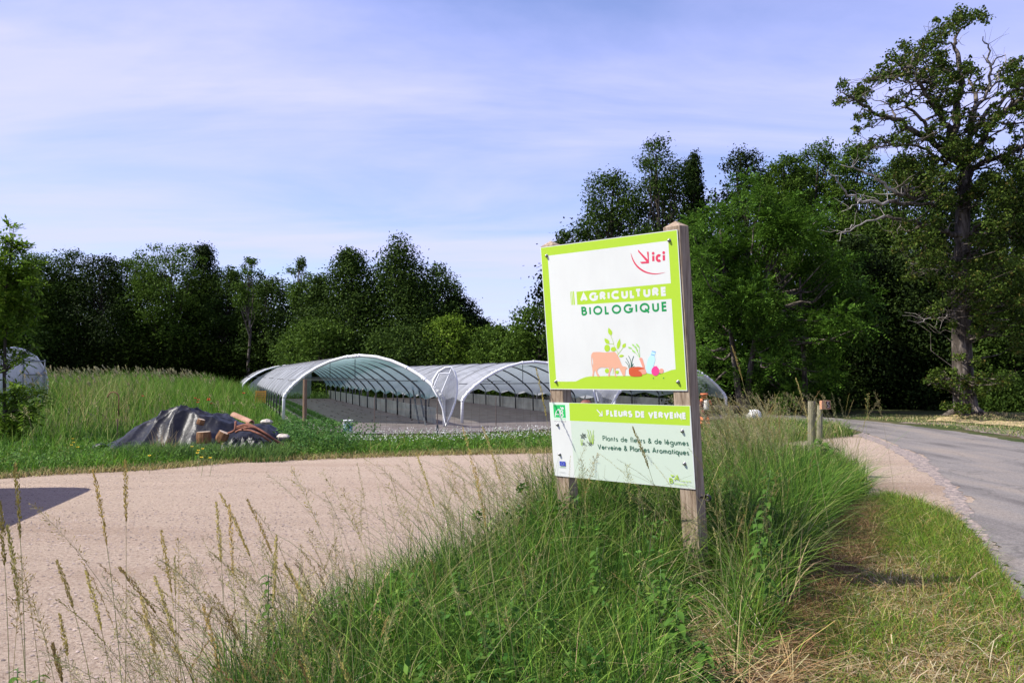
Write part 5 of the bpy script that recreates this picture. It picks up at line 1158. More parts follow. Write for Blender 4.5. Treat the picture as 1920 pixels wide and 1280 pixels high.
for x, y, lb in ((1622, 902, 'left orange flower at the verge tip'), (1631, 903, 'highest orange flower at the verge tip'), (1624, 912, 'lowest orange flower at the verge tip'), (1634, 912, 'right orange flower at the verge tip')): flower('marigold', x, y, G(x, y, .15)[1], .018, pm('orange_petal', (.75, .35, .02), .6) if 'orange_petal' not in bpy.data.materials else bpy.data.materials['orange_petal'], lb, 'flower', 'orange flowers at the verge tip')
# rusty hoop in the meadow
p = at(212, 765, 20.5); o = MB().tube([(-.14 * math.cos(a_), 0, .45 + .14 * math.sin(a_)) for a_ in np.linspace(0, pi, 10)] + [(.14, 0, 0)], .014, 6).build('iron_hoop', noisemat('iron_rust', [(.3, (.14, .06, .03)), (.7, (.28, .14, .08))], 12), None, smooth=True); o.location = (p[0], p[1], .75 - .1 + .0); tag(o, 'bent rusty iron hoop sticking up out of the meadow', 'hoop')
o.location[2] = .55
wpost('stake', 'thin brown stake in the meadow left of the heap', 219, 838, 785, .02, M_wpost, 'stake')

# ------------------------------------------------------------------ flowerpot figure and neighbours
def potfigure():
    Yd = 23.5; c = at(1323, 800, Yd); root = empty('flowerpot_figure', (c[0], Yd, 0), 'little figure made of clay flowerpots with a pot hat, right of the sign', 'garden figure')
    s = Yd / F; Mo = noisemat('orange_clay', [(.3, (.52, .12, .04)), (.7, (.72, .20, .08))], 6, 4, .7); Mb = noisemat('brown_clay', [(.3, (.07, .02, .015)), (.7, (.16, .05, .035))], 6, 4, .7)
    Mw = pm('pale_pot', (.50, .48, .43), .7)
    def pot(mb, c_, r, h, inv=False, m=0, rot=None):
        pr = [(0, 0), (r * .68, 0), (r * .86, h * .7), (r, h * .7), (r * 1.02, h), (r * .88, h), (r * .8, h * .75), (0, h * .6)]
        if inv: pr = [(a_, h - b_) for a_, b_ in pr]
        mb.lathe(pr, 16, m, c_, rot)
    z0 = c[2]; top = at(1323, 738, Yd)[2]; H = top - z0 
    X = lambda px, py: (at(px, py, Yd)[0] - c[0], at(px, py, Yd)[2])
    def stack(name, pts, r, mats, par=root):
        mb = MB(); 
        for (px, py), m in pts:
            x, z = X(px, py); pot(mb, (x, 0, z), r, r * 1.5, True, m)
        return mb.build(name, mats, par, smooth=True)
    mb = MB(); x, z = X(1320.5, 747.5); pot(mb, (x, 0, z), .105, .155); mb.build('head', Mo, root, smooth=True)
    mb = MB(); x, z = X(1324, 768.5); mb.lathe([(0, 0), (.098, 0), (.095, .05), (.068, .30), (0, .31)], 18, 0, (x, 0, z)); mb.build('torso', Mw, root, smooth=True)
    stack('arm', [((1315.5, 752), 0), ((1315, 756), 1), ((1314.5, 760), 1), ((1315.5, 764), 1)], .05, [Mo, Mb])
    stack('arm', [((1330, 754), 0), ((1332, 758), 0), ((1333.5, 762), 1), ((1335, 766), 1)], .045, [Mo, Mb])
    stack('leg', [((1319, 773), 1), ((1318, 779), 1), ((1315.5, 788), 0), ((1314.5, 795), 0), ((1315, 803), 0)], .068, [Mo, Mb])
    stack('leg', [((1329, 773), 1), ((1329, 780), 1), ((1326, 788), 0), ((1327, 795), 0), ((1328, 803), 0)], .068, [Mo, Mb])
    mb = MB(); x, z = X(1319, 741)
    for k in range(5): branch(mb, (x, 0, z - .02), (x + R.normal(0, .05), R.normal(0, .05), z + .12 + .07 * R.random()), .004, .002, R)
    mb.build('sprig', M_stem, root)
potfigure()
p = at(1358, 768, 25); mb = MB(); L_ = .75
mb.tube([(-L_, 0, 0), (0, 0, .02), (L_, .1, .0)], [.13, .12, .11], 12); mb.tube([(-.5, 0, -p[2]), (-.5, 0, 0)], .05, 8); mb.tube([(.5, .05, -p[2]), (.5, .05, 0)], .05, 8)
o = mb.build('log_bench', M_barkd, None, smooth=True); o.location = tuple(p); tag(o, 'rough dark log bench under the last tunnel arch', 'bench')
p = G(1414, 798); mb = MB().lathe([(0, .5), (.13, .49), (.20, .42), (.24, .2), (.27, 0)], 20); o = mb.build('white_tub', M_white, None, smooth=True); o.location = (p[0], p[1], 0); tag(o, 'upturned white plastic tub in the grass under the feathery tree', 'tub')
p = at(1099, 765, 22); mb = MB().lathe([(0, .22), (.09, .21), (.15, .15), (.17, .05), (.19, .04), (.19, 0)], 20); mb.tube([(0, 0, -p[2]), (0, 0, .1)], .03, 8)
o = mb.build('clay_pot', noisemat('brown_pot', [(.3, (.12, .04, .025)), (.7, (.24, .09, .06))], 6, 4, .6), None, smooth=True); o.location = tuple(p); tag(o, 'upturned brown clay pot on a stake, seen between the sign panels', 'pot')

# waymark posts
def waypost():
    g = G(1524, 895); Yd = g[1]; top = at(1524, 752, Yd)[2]; root = empty('waymark_post', g, 'pair of old wooden posts with a small square marker, at the verge end', 'post')
    M_op = noisemat('grey_green_wood', [(.3, (.12, .12, .075)), (.6, (.25, .23, .15)), (.8, (.34, .30, .21))], 9, 8, .9, .5, 20, (4, 4, .3))
    MB().tube([(0, 0, -.05), (-.01, 0, top * .5), (0, 0, top)], [.062, .06, .058], 12).build('post', M_op, root)
    MB().tube([(.07, -.10, -.05), (.075, -.09, top * .5), (.10, -.07, top - .06)], [.045, .045, .043], 12).build('post', M_op, root)
    mk = MB(); mk.box((.155, -.13, top - .05), (.16, .055, .13), 0, Rm(rad(18)))
    rot = Rm(rad(18)); c_ = np.array([.155, -.13, top - .05]); n_ = rot @ np.array([0, -.0285, 0])
    pl = lambda u, v: c_ + n_ + rot @ np.array([u, 0, v])
    mk.add([pl(-.005, -.05), pl(.07, -.05), pl(.07, .055), pl(-.005, .055)], [(0, 1, 2, 3)], 1)
    n2_ = rot @ np.array([0, -.0305, 0]); pl2 = lambda u, v: c_ + n2_ + rot @ np.array([u, 0, v])
    zz_ = [(.05, .04), (.02, .04), (.02, .008), (.05, .0), (.05, -.03), (.015, -.035)]
    for (a_, b_), (c2, d2) in zip(zz_[:-1], zz_[1:]):
        dd = np.array([c2 - a_, d2 - b_]); dd /= np.linalg.norm(dd); nn_ = np.array([-dd[1], dd[0]]) * .005
        mk.add([pl2(a_ - nn_[0], b_ - nn_[1]), pl2(c2 - nn_[0], d2 - nn_[1]), pl2(c2 + nn_[0], d2 + nn_[1]), pl2(a_ + nn_[0], b_ + nn_[1])], [(0, 1, 2, 3)], 2); n2_ = n2_ * 1.01
    mk.build('marker_plate', [pm('salmon_wood', (.50, .25, .14), .7), pm('dark_brown', (.07, .03, .02), .6), pm('pale_mark', (.5, .42, .35), .6)], root)
waypost()

# ------------------------------------------------------------------ broad-leaved weeds in the verge
M_weed = leafmat('weed_leaf', [(0, (.05, .11, .02)), (.6, (.075, .16, .025)), (1, (.12, .22, .04))], .35)
def weed(px, py, Yd, h, seed, label, nl=16, ll=.10, mat=None, lean=(0, 0)):
    nl = int(nl * 1.9); ll = ll * .82
    rng = np.random.default_rng(seed); p = at(px, py, Yd); x, y = p[0], Yd
    root = empty('weed_plant', (x, y, 0), label, 'plant', 'leafy weeds in the verge'); mb = MB(); t = np.linspace(0, 1, 7)
    st = np.stack([lean[0] * t ** 2, lean[1] * t ** 2, h * t], -1); mb.tube(st, np.linspace(.005, .002, 7), 6); mb.build('stem', M_stem, root, smooth=True)
    V = []; Q = []
    for i in range(nl):
        f = .25 + .75 * (i + rng.random() * .5) / nl; q = np.array([np.interp(f, t, st[:, k]) for k in range(3)]); a_ = i * 2.4 + rng.normal(0, .3); d = np.array([math.cos(a_), math.sin(a_), .35]); s_ = np.array([-math.sin(a_), math.cos(a_), 0]); L = ll * (1.15 - .6 * f) * (.8 + .4 * rng.random())
        n0 = len(V); k = 6
        for j in range(k + 1):
            u = j / k; w_ = L * .24 * math.sin(pi * min(1, u * .93 + .07)) ** .8; cpt = q + d * L * u + [0, 0, -L * .75 * u * u]
            V += [cpt - s_ * w_ + [0, 0, w_ * .35], cpt, cpt + s_ * w_ + [0, 0, w_ * .35]]
        for j in range(k):
            b_ = n0 + 3 * j; Q += [(b_, b_ + 1, b_ + 4, b_ + 3), (b_ + 1, b_ + 2, b_ + 5, b_ + 4)]
    link('leaves', npmesh('leaves', V, Q, smooth=True), root, [mat or M_weed])
weed(1425, 1100, 5.6, .95, 1, 'tall nettle-like weed right of the sign post', 22, .13, lean=(.08, 0))
weed(1440, 1180, 5.0, .75, 2, 'paler weed leaning beside the tall nettle-like one', 16, .13, lean=(-.1, -.1))
weed(30, 1400, 3.2, .48, 3, 'dark round-leaved weed in the bottom left corner', 14, .085)
weed(70, 1420, 3.3, .42, 4, 'smaller weed right of the corner one', 12, .08)
weed(500, 1400, 4.1, .62, 5, 'dark weed among the stalks at lower centre left', 18, .09)
weed(640, 1350, 4.2, .55, 6, 'weed at the left end of the dense verge grass', 16, .10)
weed(860, 1300, 4.3, .58, 7, 'broad-leaved weed at the bottom below the gravel bend', 18, .12)
weed(960, 1330, 4.1, .5, 8, 'drooping green weed at bottom centre', 16, .13)
weed(1270, 1330, 4.1, .45, 9, 'broad green weed at the foot of the right sign post', 16, .15)
weed(1240, 1280, 4.5, .55, 10, 'leafy weed left of the right post\'s foot', 16, .13)
weed(1320, 1350, 4.0, .32, 11, 'low spreading weed under the sign\'s right post', 14, .16)
weed(1540, 905, 11.2, .72, 12, 'large-leaved dock plant right of the waymark posts', 14, .34)
weed(1562, 905, 11.0, .62, 13, 'second dock plant nearer the gravel', 12, .28)
weed(780, 1250, 4.7, .5, 14, 'weed half hidden in grass below the left stalks', 16, .11)
weed(1120, 1200, 4.8, .6, 15, 'fresh green weed under the middle of the sign', 16, .12)

# ------------------------------------------------------------------ the sign
Mx = np.array([[0.7576, 0.649, -0.0693], [-0.6527, 0.7538, -0.0756], [0.0032, 0.1025, 0.9947]])
U, Nb, Vv = Mx[:, 0], Mx[:, 1], Mx[:, 2]
SO = np.array([1.26046, 5.95, 1.47579])
PA = dict(px=[(1015.1, 463.7), (1267.7, 430.5), (1291.4, 733.1), (1029.7, 728.6)], uv=[(-1.2527, 1.1561), (0, 1.1561), (0, 0), (-1.2527, 0)])
PB = dict(px=[(1031.3, 753.7), (1294.4, 760.5), (1304.1, 916.5), (1038.4, 891.6)], uv=[(-1.2687, -.1075), (.0163, -.1075), (.0163, -.7125), (-1.2687, -.7125)])
def homog(src, dst):
    Am = []; bm_ = []
    for (x, y), (u, v) in zip(src, dst): Am += [[x, y, 1, 0, 0, 0, -u * x, -u * y], [0, 0, 0, x, y, 1, -v * x, -v * y]]; bm_ += [u, v]
    h = np.linalg.solve(np.array(Am), np.array(bm_)); return np.append(h, 1).reshape(3, 3)
for P_ in (PA, PB): P_['H'] = homog(P_['px'], P_['uv'])
def uvp(P_, x, y): q = P_['H'] @ np.array([x, y, 1]); return q[:2] / q[2]
foot = SO + Vv * (-1.47579 / Vv[2])
sign = empty('information_sign', (foot[0], foot[1], 0), 'lime green and white double-panel farm sign on two leaning wooden posts', 'sign'); SB = np.array([foot[0], foot[1], 0])
def S(u, v, d=0): return SO + U * u + Vv * v + Nb * d - SB
class Art:
    def __init__(s, P_): s.P = P_; s.mb = MB(); s.layer = 0
    def poly_uv(s, pts, m, lay=None):
        if lay is None: s.layer += 1; lay = s.layer
        v2 = [Vector((float(a_), float(b_), 0)) for a_, b_ in pts]; tr = tessellate_polygon([v2])
        s.mb.add([S(a_, b_, -.0025 - .00002 * lay) for a_, b_ in pts], [t_ if True else t_ for t_ in tr], m)
    def poly(s, pts, m, lay=None): s.poly_uv([uvp(s.P, *p) for p in pts], m, lay)
    def stroke_uv(s, pts, th, m, closed=False):
        p = np.array(pts, float); k = len(p); s.layer += 1
        if k < 2: return
        L = []; Rr_ = []
        for i in range(k):
            if closed: a_, b_ = p[i - 1] if i else p[-2], p[(i + 1) % k] if i < k - 1 else p[1]
            else: a_, b_ = p[max(0, i - 1)], p[min(k - 1, i + 1)]
            d1 = p[i] - a_; d2 = b_ - p[i]; l1, l2 = np.linalg.norm(d1), np.linalg.norm(d2)
            d1 = d1 / l1 if l1 > 1e-9 else d2 / (l2 + 1e-9); d2 = d2 / l2 if l2 > 1e-9 else d1
            n1_ = np.array([-d1[1], d1[0]]); n2_ = np.array([-d2[1], d2[0]]); nn_ = n1_ + n2_; q = np.linalg.norm(nn_); nn_ = nn_ / (q + 1e-9); mlt_ = min(1 / max(.35, np.dot(nn_, n1_)), 2.2)
            L.append(p[i] + nn_ * th / 2 * mlt_); Rr_.append(p[i] - nn_ * th / 2 * mlt_)
        V = [S(*q, -.0025 - .00002 * s.layer) for q in L + Rr_]
        s.mb.add(V, [(i, k + i, k + i + 1, i + 1) for i in range(k - 1)], m)
    def stroke(s, pts, thpx, m):
        p0 = uvp(s.P, *pts[0]); p1 = uvp(s.P, pts[0][0], pts[0][1] + thpx); s.stroke_uv([uvp(s.P, *p) for p in pts], np.linalg.norm(p1 - p0), m)
    def disc(s, x, y, r, m, ry=None, k=20): s.poly([(x + r * math.cos(2 * pi * i / k), y + (ry or r) * math.sin(2 * pi * i / k)) for i in range(k)], m)
    def text(s, txt, p0, p1, ptop, th, m, tr=.12, slant=0):
        """p0,p1: pixel ends of the baseline, ptop: pixel above p0 at capital height; th stroke thickness relative to cap height"""
        a_, b_, c_ = uvp(s.P, *p0), uvp(s.P, *p1), uvp(s.P, *ptop); cap = np.linalg.norm(c_ - a_); bx = b_ - a_; Wd = np.linalg.norm(bx); bx = bx / Wd; by = np.array([-bx[1], bx[0]])
        adv = 0; items = []
        for ch in txt:
            if ch == ' ': adv += .46; continue
            st, w_ = GL[ch]; items.append((adv, st)); adv += w_ + tr + th - (.2 if ch == 'L' and 'LT' in txt and txt[min(len(items), len(txt) - 1)] == 'T' else 0)
        tot = adv - tr; sxx = Wd / (tot * cap)
        for ad_, st in items:
            for line in st:
                pts = []
                for x, y in line:
                    yy = th / 2 + y * (1 - th) if y >= 0 else y
                    pts.append(a_ + bx * ((ad_ + th / 2 + x + slant * yy) * cap * sxx) + by * (yy * cap))
                if len(pts) == 1:
                    q = pts[0]; r = th * cap * .62; s.poly_uv([(q[0] + r * math.cos(2 * pi * i / 10), q[1] + r * math.sin(2 * pi * i / 10)) for i in range(10)], m)
                else: s.stroke_uv(pts, th * cap, m, closed=(np.linalg.norm(np.array(line[0]) - np.array(line[-1])) < 1e-6))
def arc(cx, cy, rx, ry, a0, a1, k=14): return [(cx + rx * math.cos(rad(a_)), cy + ry * math.sin(rad(a_))) for a_ in np.linspace(a0, a1, k)]
o_ = lambda: arc(.27, .3, .27, .3, 0, 360, 20)
GL = {
 'A': ([[(0, 0), (.36, 1), (.72, 0)], [(.13, .3), (.59, .3)]], .72), 'G': ([arc(.44, .5, .44, .5, 42, 300, 18) + [(.80, .12), (.86, .44), (.5, .44)]], .86),
 'R': ([[(0, 0), (0, 1)], [(0, 1), (.22, 1)] + arc(.22, .76, .24, .24, 90, -90, 10) + [(0, .52)], [(.2, .52), (.52, 0)]], .52), 'I': ([[(0, 0), (0, 1)]], 0),
 'C': ([arc(.44, .5, .44, .5, 48, 312, 18)], .74), 'U': ([[(0, 1), (0, .32)] + arc(.27, .3, .27, .3, 180, 360, 10) + [(.54, .32), (.54, 1)]], .54), 'L': ([[(0, 1), (0, 0), (.36, 0)]], .36),
 'T': ([[(0, 1), (.5, 1)], [(.25, 1), (.25, 0)]], .5), 'E': ([[(.4, 1), (0, 1), (0, 0), (.4, 0)], [(0, .52), (.38, .52)]], .4), 'F': ([[(.4, 1), (0, 1), (0, 0)], [(0, .52), (.36, .52)]], .4),
 'B': ([[(0, 0), (0, 1), (.2, 1)] + arc(.2, .77, .22, .23, 90, -90, 9) + [(0, .54)], [(.2, .54)] + arc(.22, .27, .27, .27, 90, -90, 9) + [(0, 0)]], .49),
 'O': ([arc(.45, .5, .45, .5, 0, 360, 26)], .9), 'Q': ([arc(.45, .5, .45, .5, 0, 360, 26), [(.5, .35), (.9, -.04)]], .9),
 'S': ([arc(.22, .75, .21, .25, 35, 250, 12) + arc(.22, .26, .25, .26, 70, -150, 12)], .46), 'D': ([[(0, 0), (0, 1), (.2, 1)] + arc(.2, .5, .44, .5, 90, -90, 14) + [(0, 0)]], .64),
 'V': ([[(0, 1), (.33, 0), (.66, 1)]], .66), 'N': ([[(0, 0), (0, 1), (.56, 0), (.56, 1)]], .56), 'P': ([[(0, 0), (0, 1), (.2, 1)] + arc(.2, .74, .27, .26, 90, -90, 10) + [(0, .48)]], .46),
 'a': ([o_(), [(.54, .6), (.54, 0)]], .54), 'd': ([o_(), [(.54, 1.04), (.54, 0)]], .54), 'q': ([o_(), [(.54, .6), (.54, -.34)]], .54), 'g': ([o_(), [(.54, .6), (.54, -.08)] + arc(.27, -.1, .27, .22, 0, -155, 8)], .54),
 'e': ([[(0, .31), (.53, .31)] + arc(.27, .3, .27, .3, 10, 320, 16)], .54), 'o': ([o_()], .54), 'l': ([[(0, 0), (0, 1.04)]], 0), 'i': ([[(0, 0), (0, .6)], [(0, .86)]], 0),
 'n': ([[(0, 0), (0, .6)], [(0, .3)] + arc(.2, .34, .2, .26, 180, 0, 10) + [(.4, 0)]], .4), 'm': ([[(0, 0), (0, .6)], [(0, .3)] + arc(.17, .36, .17, .24, 180, 0, 8) + [(.34, 0)], [(.34, .3)] + arc(.51, .36, .17, .24, 180, 0, 8) + [(.68, 0)]], .68),
 'u': ([[(0, .6), (0, .24)] + arc(.19, .24, .19, .24, 180, 360, 9) + [(.38, .6)], [(.38, .24), (.38, 0)]], .38), 'r': ([[(0, 0), (0, .6)], [(0, .34)] + arc(.18, .36, .18, .24, 180, 70, 7)], .22),
 's': ([arc(.15, .45, .13, .15, 40, 250, 9) + arc(.14, .155, .15, .155, 70, -150, 9)], .29), 't': ([[(.1, 0), (.1, .88)], [(-.03, .6), (.24, .6)]], .22), 'f': ([[(.1, 0), (.1, .82)] + arc(.24, .84, .14, .2, 180, 80, 6), [(-.03, .6), (.26, .6)]], .24),
 'v': ([[(0, .6), (.22, 0), (.44, .6)]], .44), 'c': ([arc(.27, .3, .27, .3, 50, 310, 14)], .45), 'é': ([[(0, .31), (.53, .31)] + arc(.27, .3, .27, .3, 10, 320, 16), [(.2, .76), (.38, .98)]], .54),
 '&': ([[(.62, 0), (.16, .66)] + arc(.27, .8, .15, .19, 200, -30, 10) + [(.1, .42)] + arc(.22, .22, .2, .22, 140, 300, 8) + [(.58, .42)]], .62),
}
sm = lambda n_, c_, r=.4: pm(n_, tuple(v * .86 for v in c_), r, .2)
SM = [noisemat('sign_white', [(.3, (.60, .615, .58)), (.55, (.64, .66, .62))], 2.5, 6, .4, stretch=(1, 1, .5)), sm('sign_lime', (.44, .66, .045)), sm('sign_crimson', (.72, .06, .12)), sm('sign_green', (.015, .30, .085)), sm('sign_cow', (.78, .42, .28)), sm('sign_rust', (.62, .11, .045)),
      sm('sign_bottle', (.52, .80, .90)), sm('sign_pink', (.85, .07, .27)), sm('sign_salmon', (.85, .36, .26)), sm('sign_carrotleaf', (.38, .70, .17)), sm('sign_darkgreen', (.03, .13, .07)), sm('sign_pale', (.68, .88, .68)), sm('sign_blue', (.06, .08, .45)), sm('sign_flowergrey', (.10, .13, .10)), sm('sign_edge', (.40, .42, .40)), sm('sign_ab', (.03, .52, .13)), sm('sign_tint', (.60, .70, .57)), sm('sign_bluecap', (.20, .42, .80))]
WH, LI, CR, GR, CO, RU, BO, PK, SA, CL, DG, PL, BU, FG, ED, AB, TN, BC = range(18)
# ---- upper panel
A1 = Art(PA); a1 = lambda x, y: (1000 + x / 3.7647, 400 + y / 3.7647); a7 = lambda x, y: (1060 + x / 8, 580 + y / 8)
w_, h_ = 1.2527, 1.1561
def slab(mb, u0, u1, v0, v1, m):
    V = [S(u, v, d) for d in (-.0025, .0025) for u, v in ((u0, v0), (u1, v0), (u1, v1), (u0, v1))]; mb.add(V, [(0, 1, 2, 3), (7, 6, 5, 4), (0, 4, 5, 1), (1, 5, 6, 2), (2, 6, 7, 3), (3, 7, 4, 0)], m)
slab(A1.mb, -w_, 0, 0, h_, WH)
A1.poly_uv([(-w_ + .006, .006), (-.005, .006), (-.005, h_ - .005), (-w_ + .006, h_ - .005)], LI)
# white field with its hill-shaped foot
fld = [a1(107, 297), a1(946, 192), a1(968, 486), a1(305, 545), a1(311, 637), a1(974, 596), a7(1668, 890), a7(1600, 903), a7(1540, 925), a7(1480, 945), a7(1400, 962), a7(1300, 962), a7(1230, 948), a7(1190, 955), a7(1100, 985), a7(960, 988), a7(860, 988), a7(700, 985), a7(600, 990), a7(480, 992), a7(380, 992), a7(300, 1003), a7(230, 1030), a7(150, 1070), a7(0, 1072), a1(158, 1180)]
A1.poly(fld, WH)
A1.poly([a1(270, 543), a1(276, 542), a1(282, 637), a1(275, 638)][::1], LI); A1.poly([a1(261, 545), a1(265, 544), a1(272, 637), a1(268, 638)], LI); A1.poly([a1(280, 542), a1(288, 541), a1(295, 636), a1(285, 637)], LI)
A1.poly([a1(288, 541), a1(303, 540), a1(309, 636), a1(296, 637)], WH)
A1.text('AGRICULTURE', a1(331, 616), a1(944, 574), a1(327, 556), .29, WH, tr=.18)
A1.text('BIOLOGIQUE', a1(341, 713), a1(948, 682), a1(337, 650), .22, GR, tr=.26)
A1.text('ici', a1(838, 342), a1(924, 337), a1(835, 262), .22, CR, tr=.22)
A1.poly([a1(735, 252), a1(805, 322), a1(798, 268), a1(810, 268), a1(813, 347), a1(762, 350), a1(750, 338), a1(795, 335), a1(737, 268)], CR)
cu = arc(0, 0, 1, 1, 180, 300, 24); outer = []; inner = []
K_ = [(684, 272), (695, 318), (717, 360), (750, 392), (795, 415), (850, 424), (895, 419), (933, 409)]; K2 = [(684, 272), (701, 314), (724, 352), (757, 383), (800, 406), (850, 417), (895, 415), (933, 409)]
def crs(pts, k=5):
    p = np.array(pts, float); out = []
    for i in range(len(p) - 1):
        a_, b_, c_, d_ = p[max(0, i - 1)], p[i], p[i + 1], p[min(len(p) - 1, i + 2)]
        for t in np.linspace(0, 1, k, endpoint=False): out.append(.5 * ((2 * b_) + (-a_ + c_) * t + (2 * a_ - 5 * b_ + 4 * c_ - d_) * t * t + (-a_ + 3 * b_ - 3 * c_ + d_) * t ** 3))
    out.append(p[-1]); return [tuple(q) for q in out]
A1.poly([a1(*q) for q in crs(K_)] + [a1(*q) for q in crs(K2)[::-1][1:-1]], CR)
# plant behind the cow
def leaf7(x, y, l, wd, ang, m=LI):
    c_, s_ = math.cos(rad(ang)), math.sin(rad(ang)); pts = []
    for t in np.linspace(0, 1, 8): pts.append((t * l, wd * math.sin(pi * t ** .8)))
    for t in np.linspace(1, 0, 8)[1:-1]: pts.append((t * l, -wd * math.sin(pi * t ** .8)))
    A1.poly([a7(x + p * c_ - q * s_, y - (p * s_ + q * c_)) for p, q in pts], m)
A1.stroke([a7(*q) for q in crs([(680, 370), (715, 460), (735, 540), (790, 650), (740, 800), (715, 960)])], .8, LI)
A1.stroke([a7(865, 560), a7(830, 610), a7(790, 655)], .8, LI); A1.stroke([a7(650, 500), a7(725, 500)], .7, LI)
leaf7(690, 372, 125, 30, 110); leaf7(655, 500, 110, 30, 128); leaf7(785, 580, 165, 26, 78); leaf7(862, 560, 85, 26, 58); leaf7(805, 690, 80, 20, 10); leaf7(755, 945, 60, 28, 30)
for x, y, rx, ry in ((627, 563, 42, 54), (722, 580, 40, 34), (625, 910, 32, 36)): A1.poly([a7(x + rx * math.cos(t), y + ry * math.sin(t)) for t in np.linspace(0, 2 * pi, 20, endpoint=False)], LI)
cow = crs([(386, 720), (388, 665), (410, 630), (440, 622), (520, 622), (600, 630), (700, 622), (740, 622), (770, 650), (800, 700), (830, 770), (860, 835), (900, 845), (935, 868), (915, 885), (905, 910), (900, 985), (868, 985), (850, 950), (828, 905), (808, 868), (775, 872), (757, 880), (752, 930), (762, 975), (780, 995), (750, 997), (742, 960), (735, 900), (722, 868), (700, 868), (690, 900), (672, 940), (668, 990), (642, 990), (652, 940), (655, 880), (645, 862), (600, 862), (540, 858), (510, 870), (490, 885), (478, 910), (490, 950), (512, 995), (485, 995), (465, 960), (448, 905), (432, 930), (425, 988), (402, 988), (408, 930), (402, 860), (415, 800), (410, 740), (398, 700), (397, 770), (404, 820), (398, 850), (390, 800)], 3)
A1.poly([a7(*q) for q in cow], CO)
A1.poly([a7(*q) for q in crs([(1210, 925), (1218, 850), (1250, 720), (1280, 680), (1305, 610), (1360, 625), (1345, 690), (1358, 740), (1325, 860), (1305, 955), (1260, 952)], 3)], BO)
A1.poly([a7(1306, 604), a7(1363, 620), a7(1360, 636), a7(1304, 620)], BC); A1.poly([a7(1296, 655), a7(1345, 668), a7(1343, 682), a7(1293, 668)], BC)
for a_, b_, c_ in (((965, 545), (1030, 610), (1115, 705)), ((1000, 505), (1070, 590), (1118, 705)), ((1070, 500), (1110, 560), (1122, 705)), ((1050, 540), (1090, 620), (1120, 705))): A1.stroke([a7(*q) for q in crs([a_, b_, c_])], .7, CL)
for x, y, l, an in ((940, 548, 70, -20), (1000, 590, 80, -40), (1005, 505, 40, -40), (1065, 495, 90, -52), (1040, 530, 50, -50), (1070, 570, 55, -70)): leaf7(x, y, l, 13, an, CL)
A1.poly([a7(*q) for q in ((1112, 722), (1140, 708), (1160, 720), (1195, 830), (1200, 870), (1170, 870))], SA)
for pts in (((905, 770), (945, 820), (962, 880)), ((915, 715), (960, 800), (975, 870)), ((950, 680), (985, 760), (990, 860)), ((1030, 685), (1005, 760), (1000, 860)), ((1025, 800), (1010, 830), (1005, 860)), ((1040, 840), (1025, 850), (1015, 865))): A1.stroke([a7(*q) for q in crs(list(pts))], 1.1, DG)
A1.poly([a7(*q) for q in crs([(1100, 905), (1195, 880), (1218, 905), (1222, 955), (1160, 965), (1148, 940)], 3)], SA)
A1.poly([a7(*q) for q in crs([(955, 900), (975, 865), (1040, 852), (1130, 852), (1203, 880), (1150, 890), (1100, 905), (1145, 935), (1155, 990), (1060, 1000), (990, 992), (960, 960)], 3)], RU)
A1.poly([a7(1453 + 34 * math.cos(t), 915 + 38 * math.sin(t)) for t in np.linspace(0, 2 * pi, 20, endpoint=False)], SA)
A1.poly([a7(1360 + 60 * math.cos(t), 918 + 72 * math.sin(t)) for t in np.linspace(0, 2 * pi, 24, endpoint=False)], PK)
A1.poly([a7(1340, 862), a7(1345, 850), a7(1336, 838), a7(1362, 842), a7(1390, 838), a7(1378, 852), a7(1382, 862)], PK)
for x, y in ((1332, 1026), (1486, 1024), (1428, 954)): A1.disc(*a7(x, y), 1.2, GR, k=10)
up_ = A1.mb.build('upper_panel', SM, sign)
# ---- lower panel
A2 = Art(PB); a2 = lambda x, y: (1000 + x / 5.3333, 720 + y / 5.3333)
slab(A2.mb, -1.2687, .0163, -.7125, -.1075, WH)
A2.poly([a2(378, 365), a2(1568, 412), a2(1618, 1040), a2(412, 934)], TN)
A2.poly([a2(170, 184), a2(372, 188), a2(376, 362), a2(178, 352)], PL)
A2.poly([a2(367, 187), a2(1566, 219), a2(1569, 412), a2(372, 363)], LI)
A2.poly([a2(205, 204), a2(325, 206), a2(332, 335), a2(212, 328)], AB)
A2.stroke([a2(*q) for q in ((222, 322), (232, 280), (250, 254), (265, 250), (271, 280), (273, 324))], 2.0, WH); A2.stroke([a2(226, 298), a2(272, 300)], 1.6, WH)
A2.stroke([a2(*q) for q in ((277, 258), (280, 324), (298, 322), (305, 307), (298, 292), (281, 288), (296, 283), (301, 270), (292, 258), (278, 257))], 2.0, WH)
A2.poly([a2(*q) for q in ((276, 218), (290, 232), (300, 225), (312, 236), (310, 248), (290, 250), (280, 238))], WH)
for y0, x1 in ((343, 330), (365, 332)):   # two fine caption lines under the mark
    A2.text('AGRICULTURE' if y0 < 350 else 'BIOLOGIQUE', a2(215, y0 + 6), a2(x1, y0 + 9 + (3 if y0 > 350 else 0)), a2(215, y0 - 5), .12, ED)
A2.text('FLEURS DE VERVEINE', a2(738, 320), a2(1536, 350), a2(735, 256), .29, WH, tr=.07)
A2.stroke([a2(643, 252), a2(692, 308)], 2.0, WH); A2.stroke([a2(665, 312), a2(698, 313), a2(694, 268)], 2.0, WH)
A2.text('Plants de fleurs & de légumes', a2(700, 562), a2(1556, 612), a2(698, 510), .13, DG, tr=.14)
A2.text('Verveine & Plantes Aromatiques', a2(650, 646), a2(1560, 704), a2(648, 594), .13, DG, tr=.14)
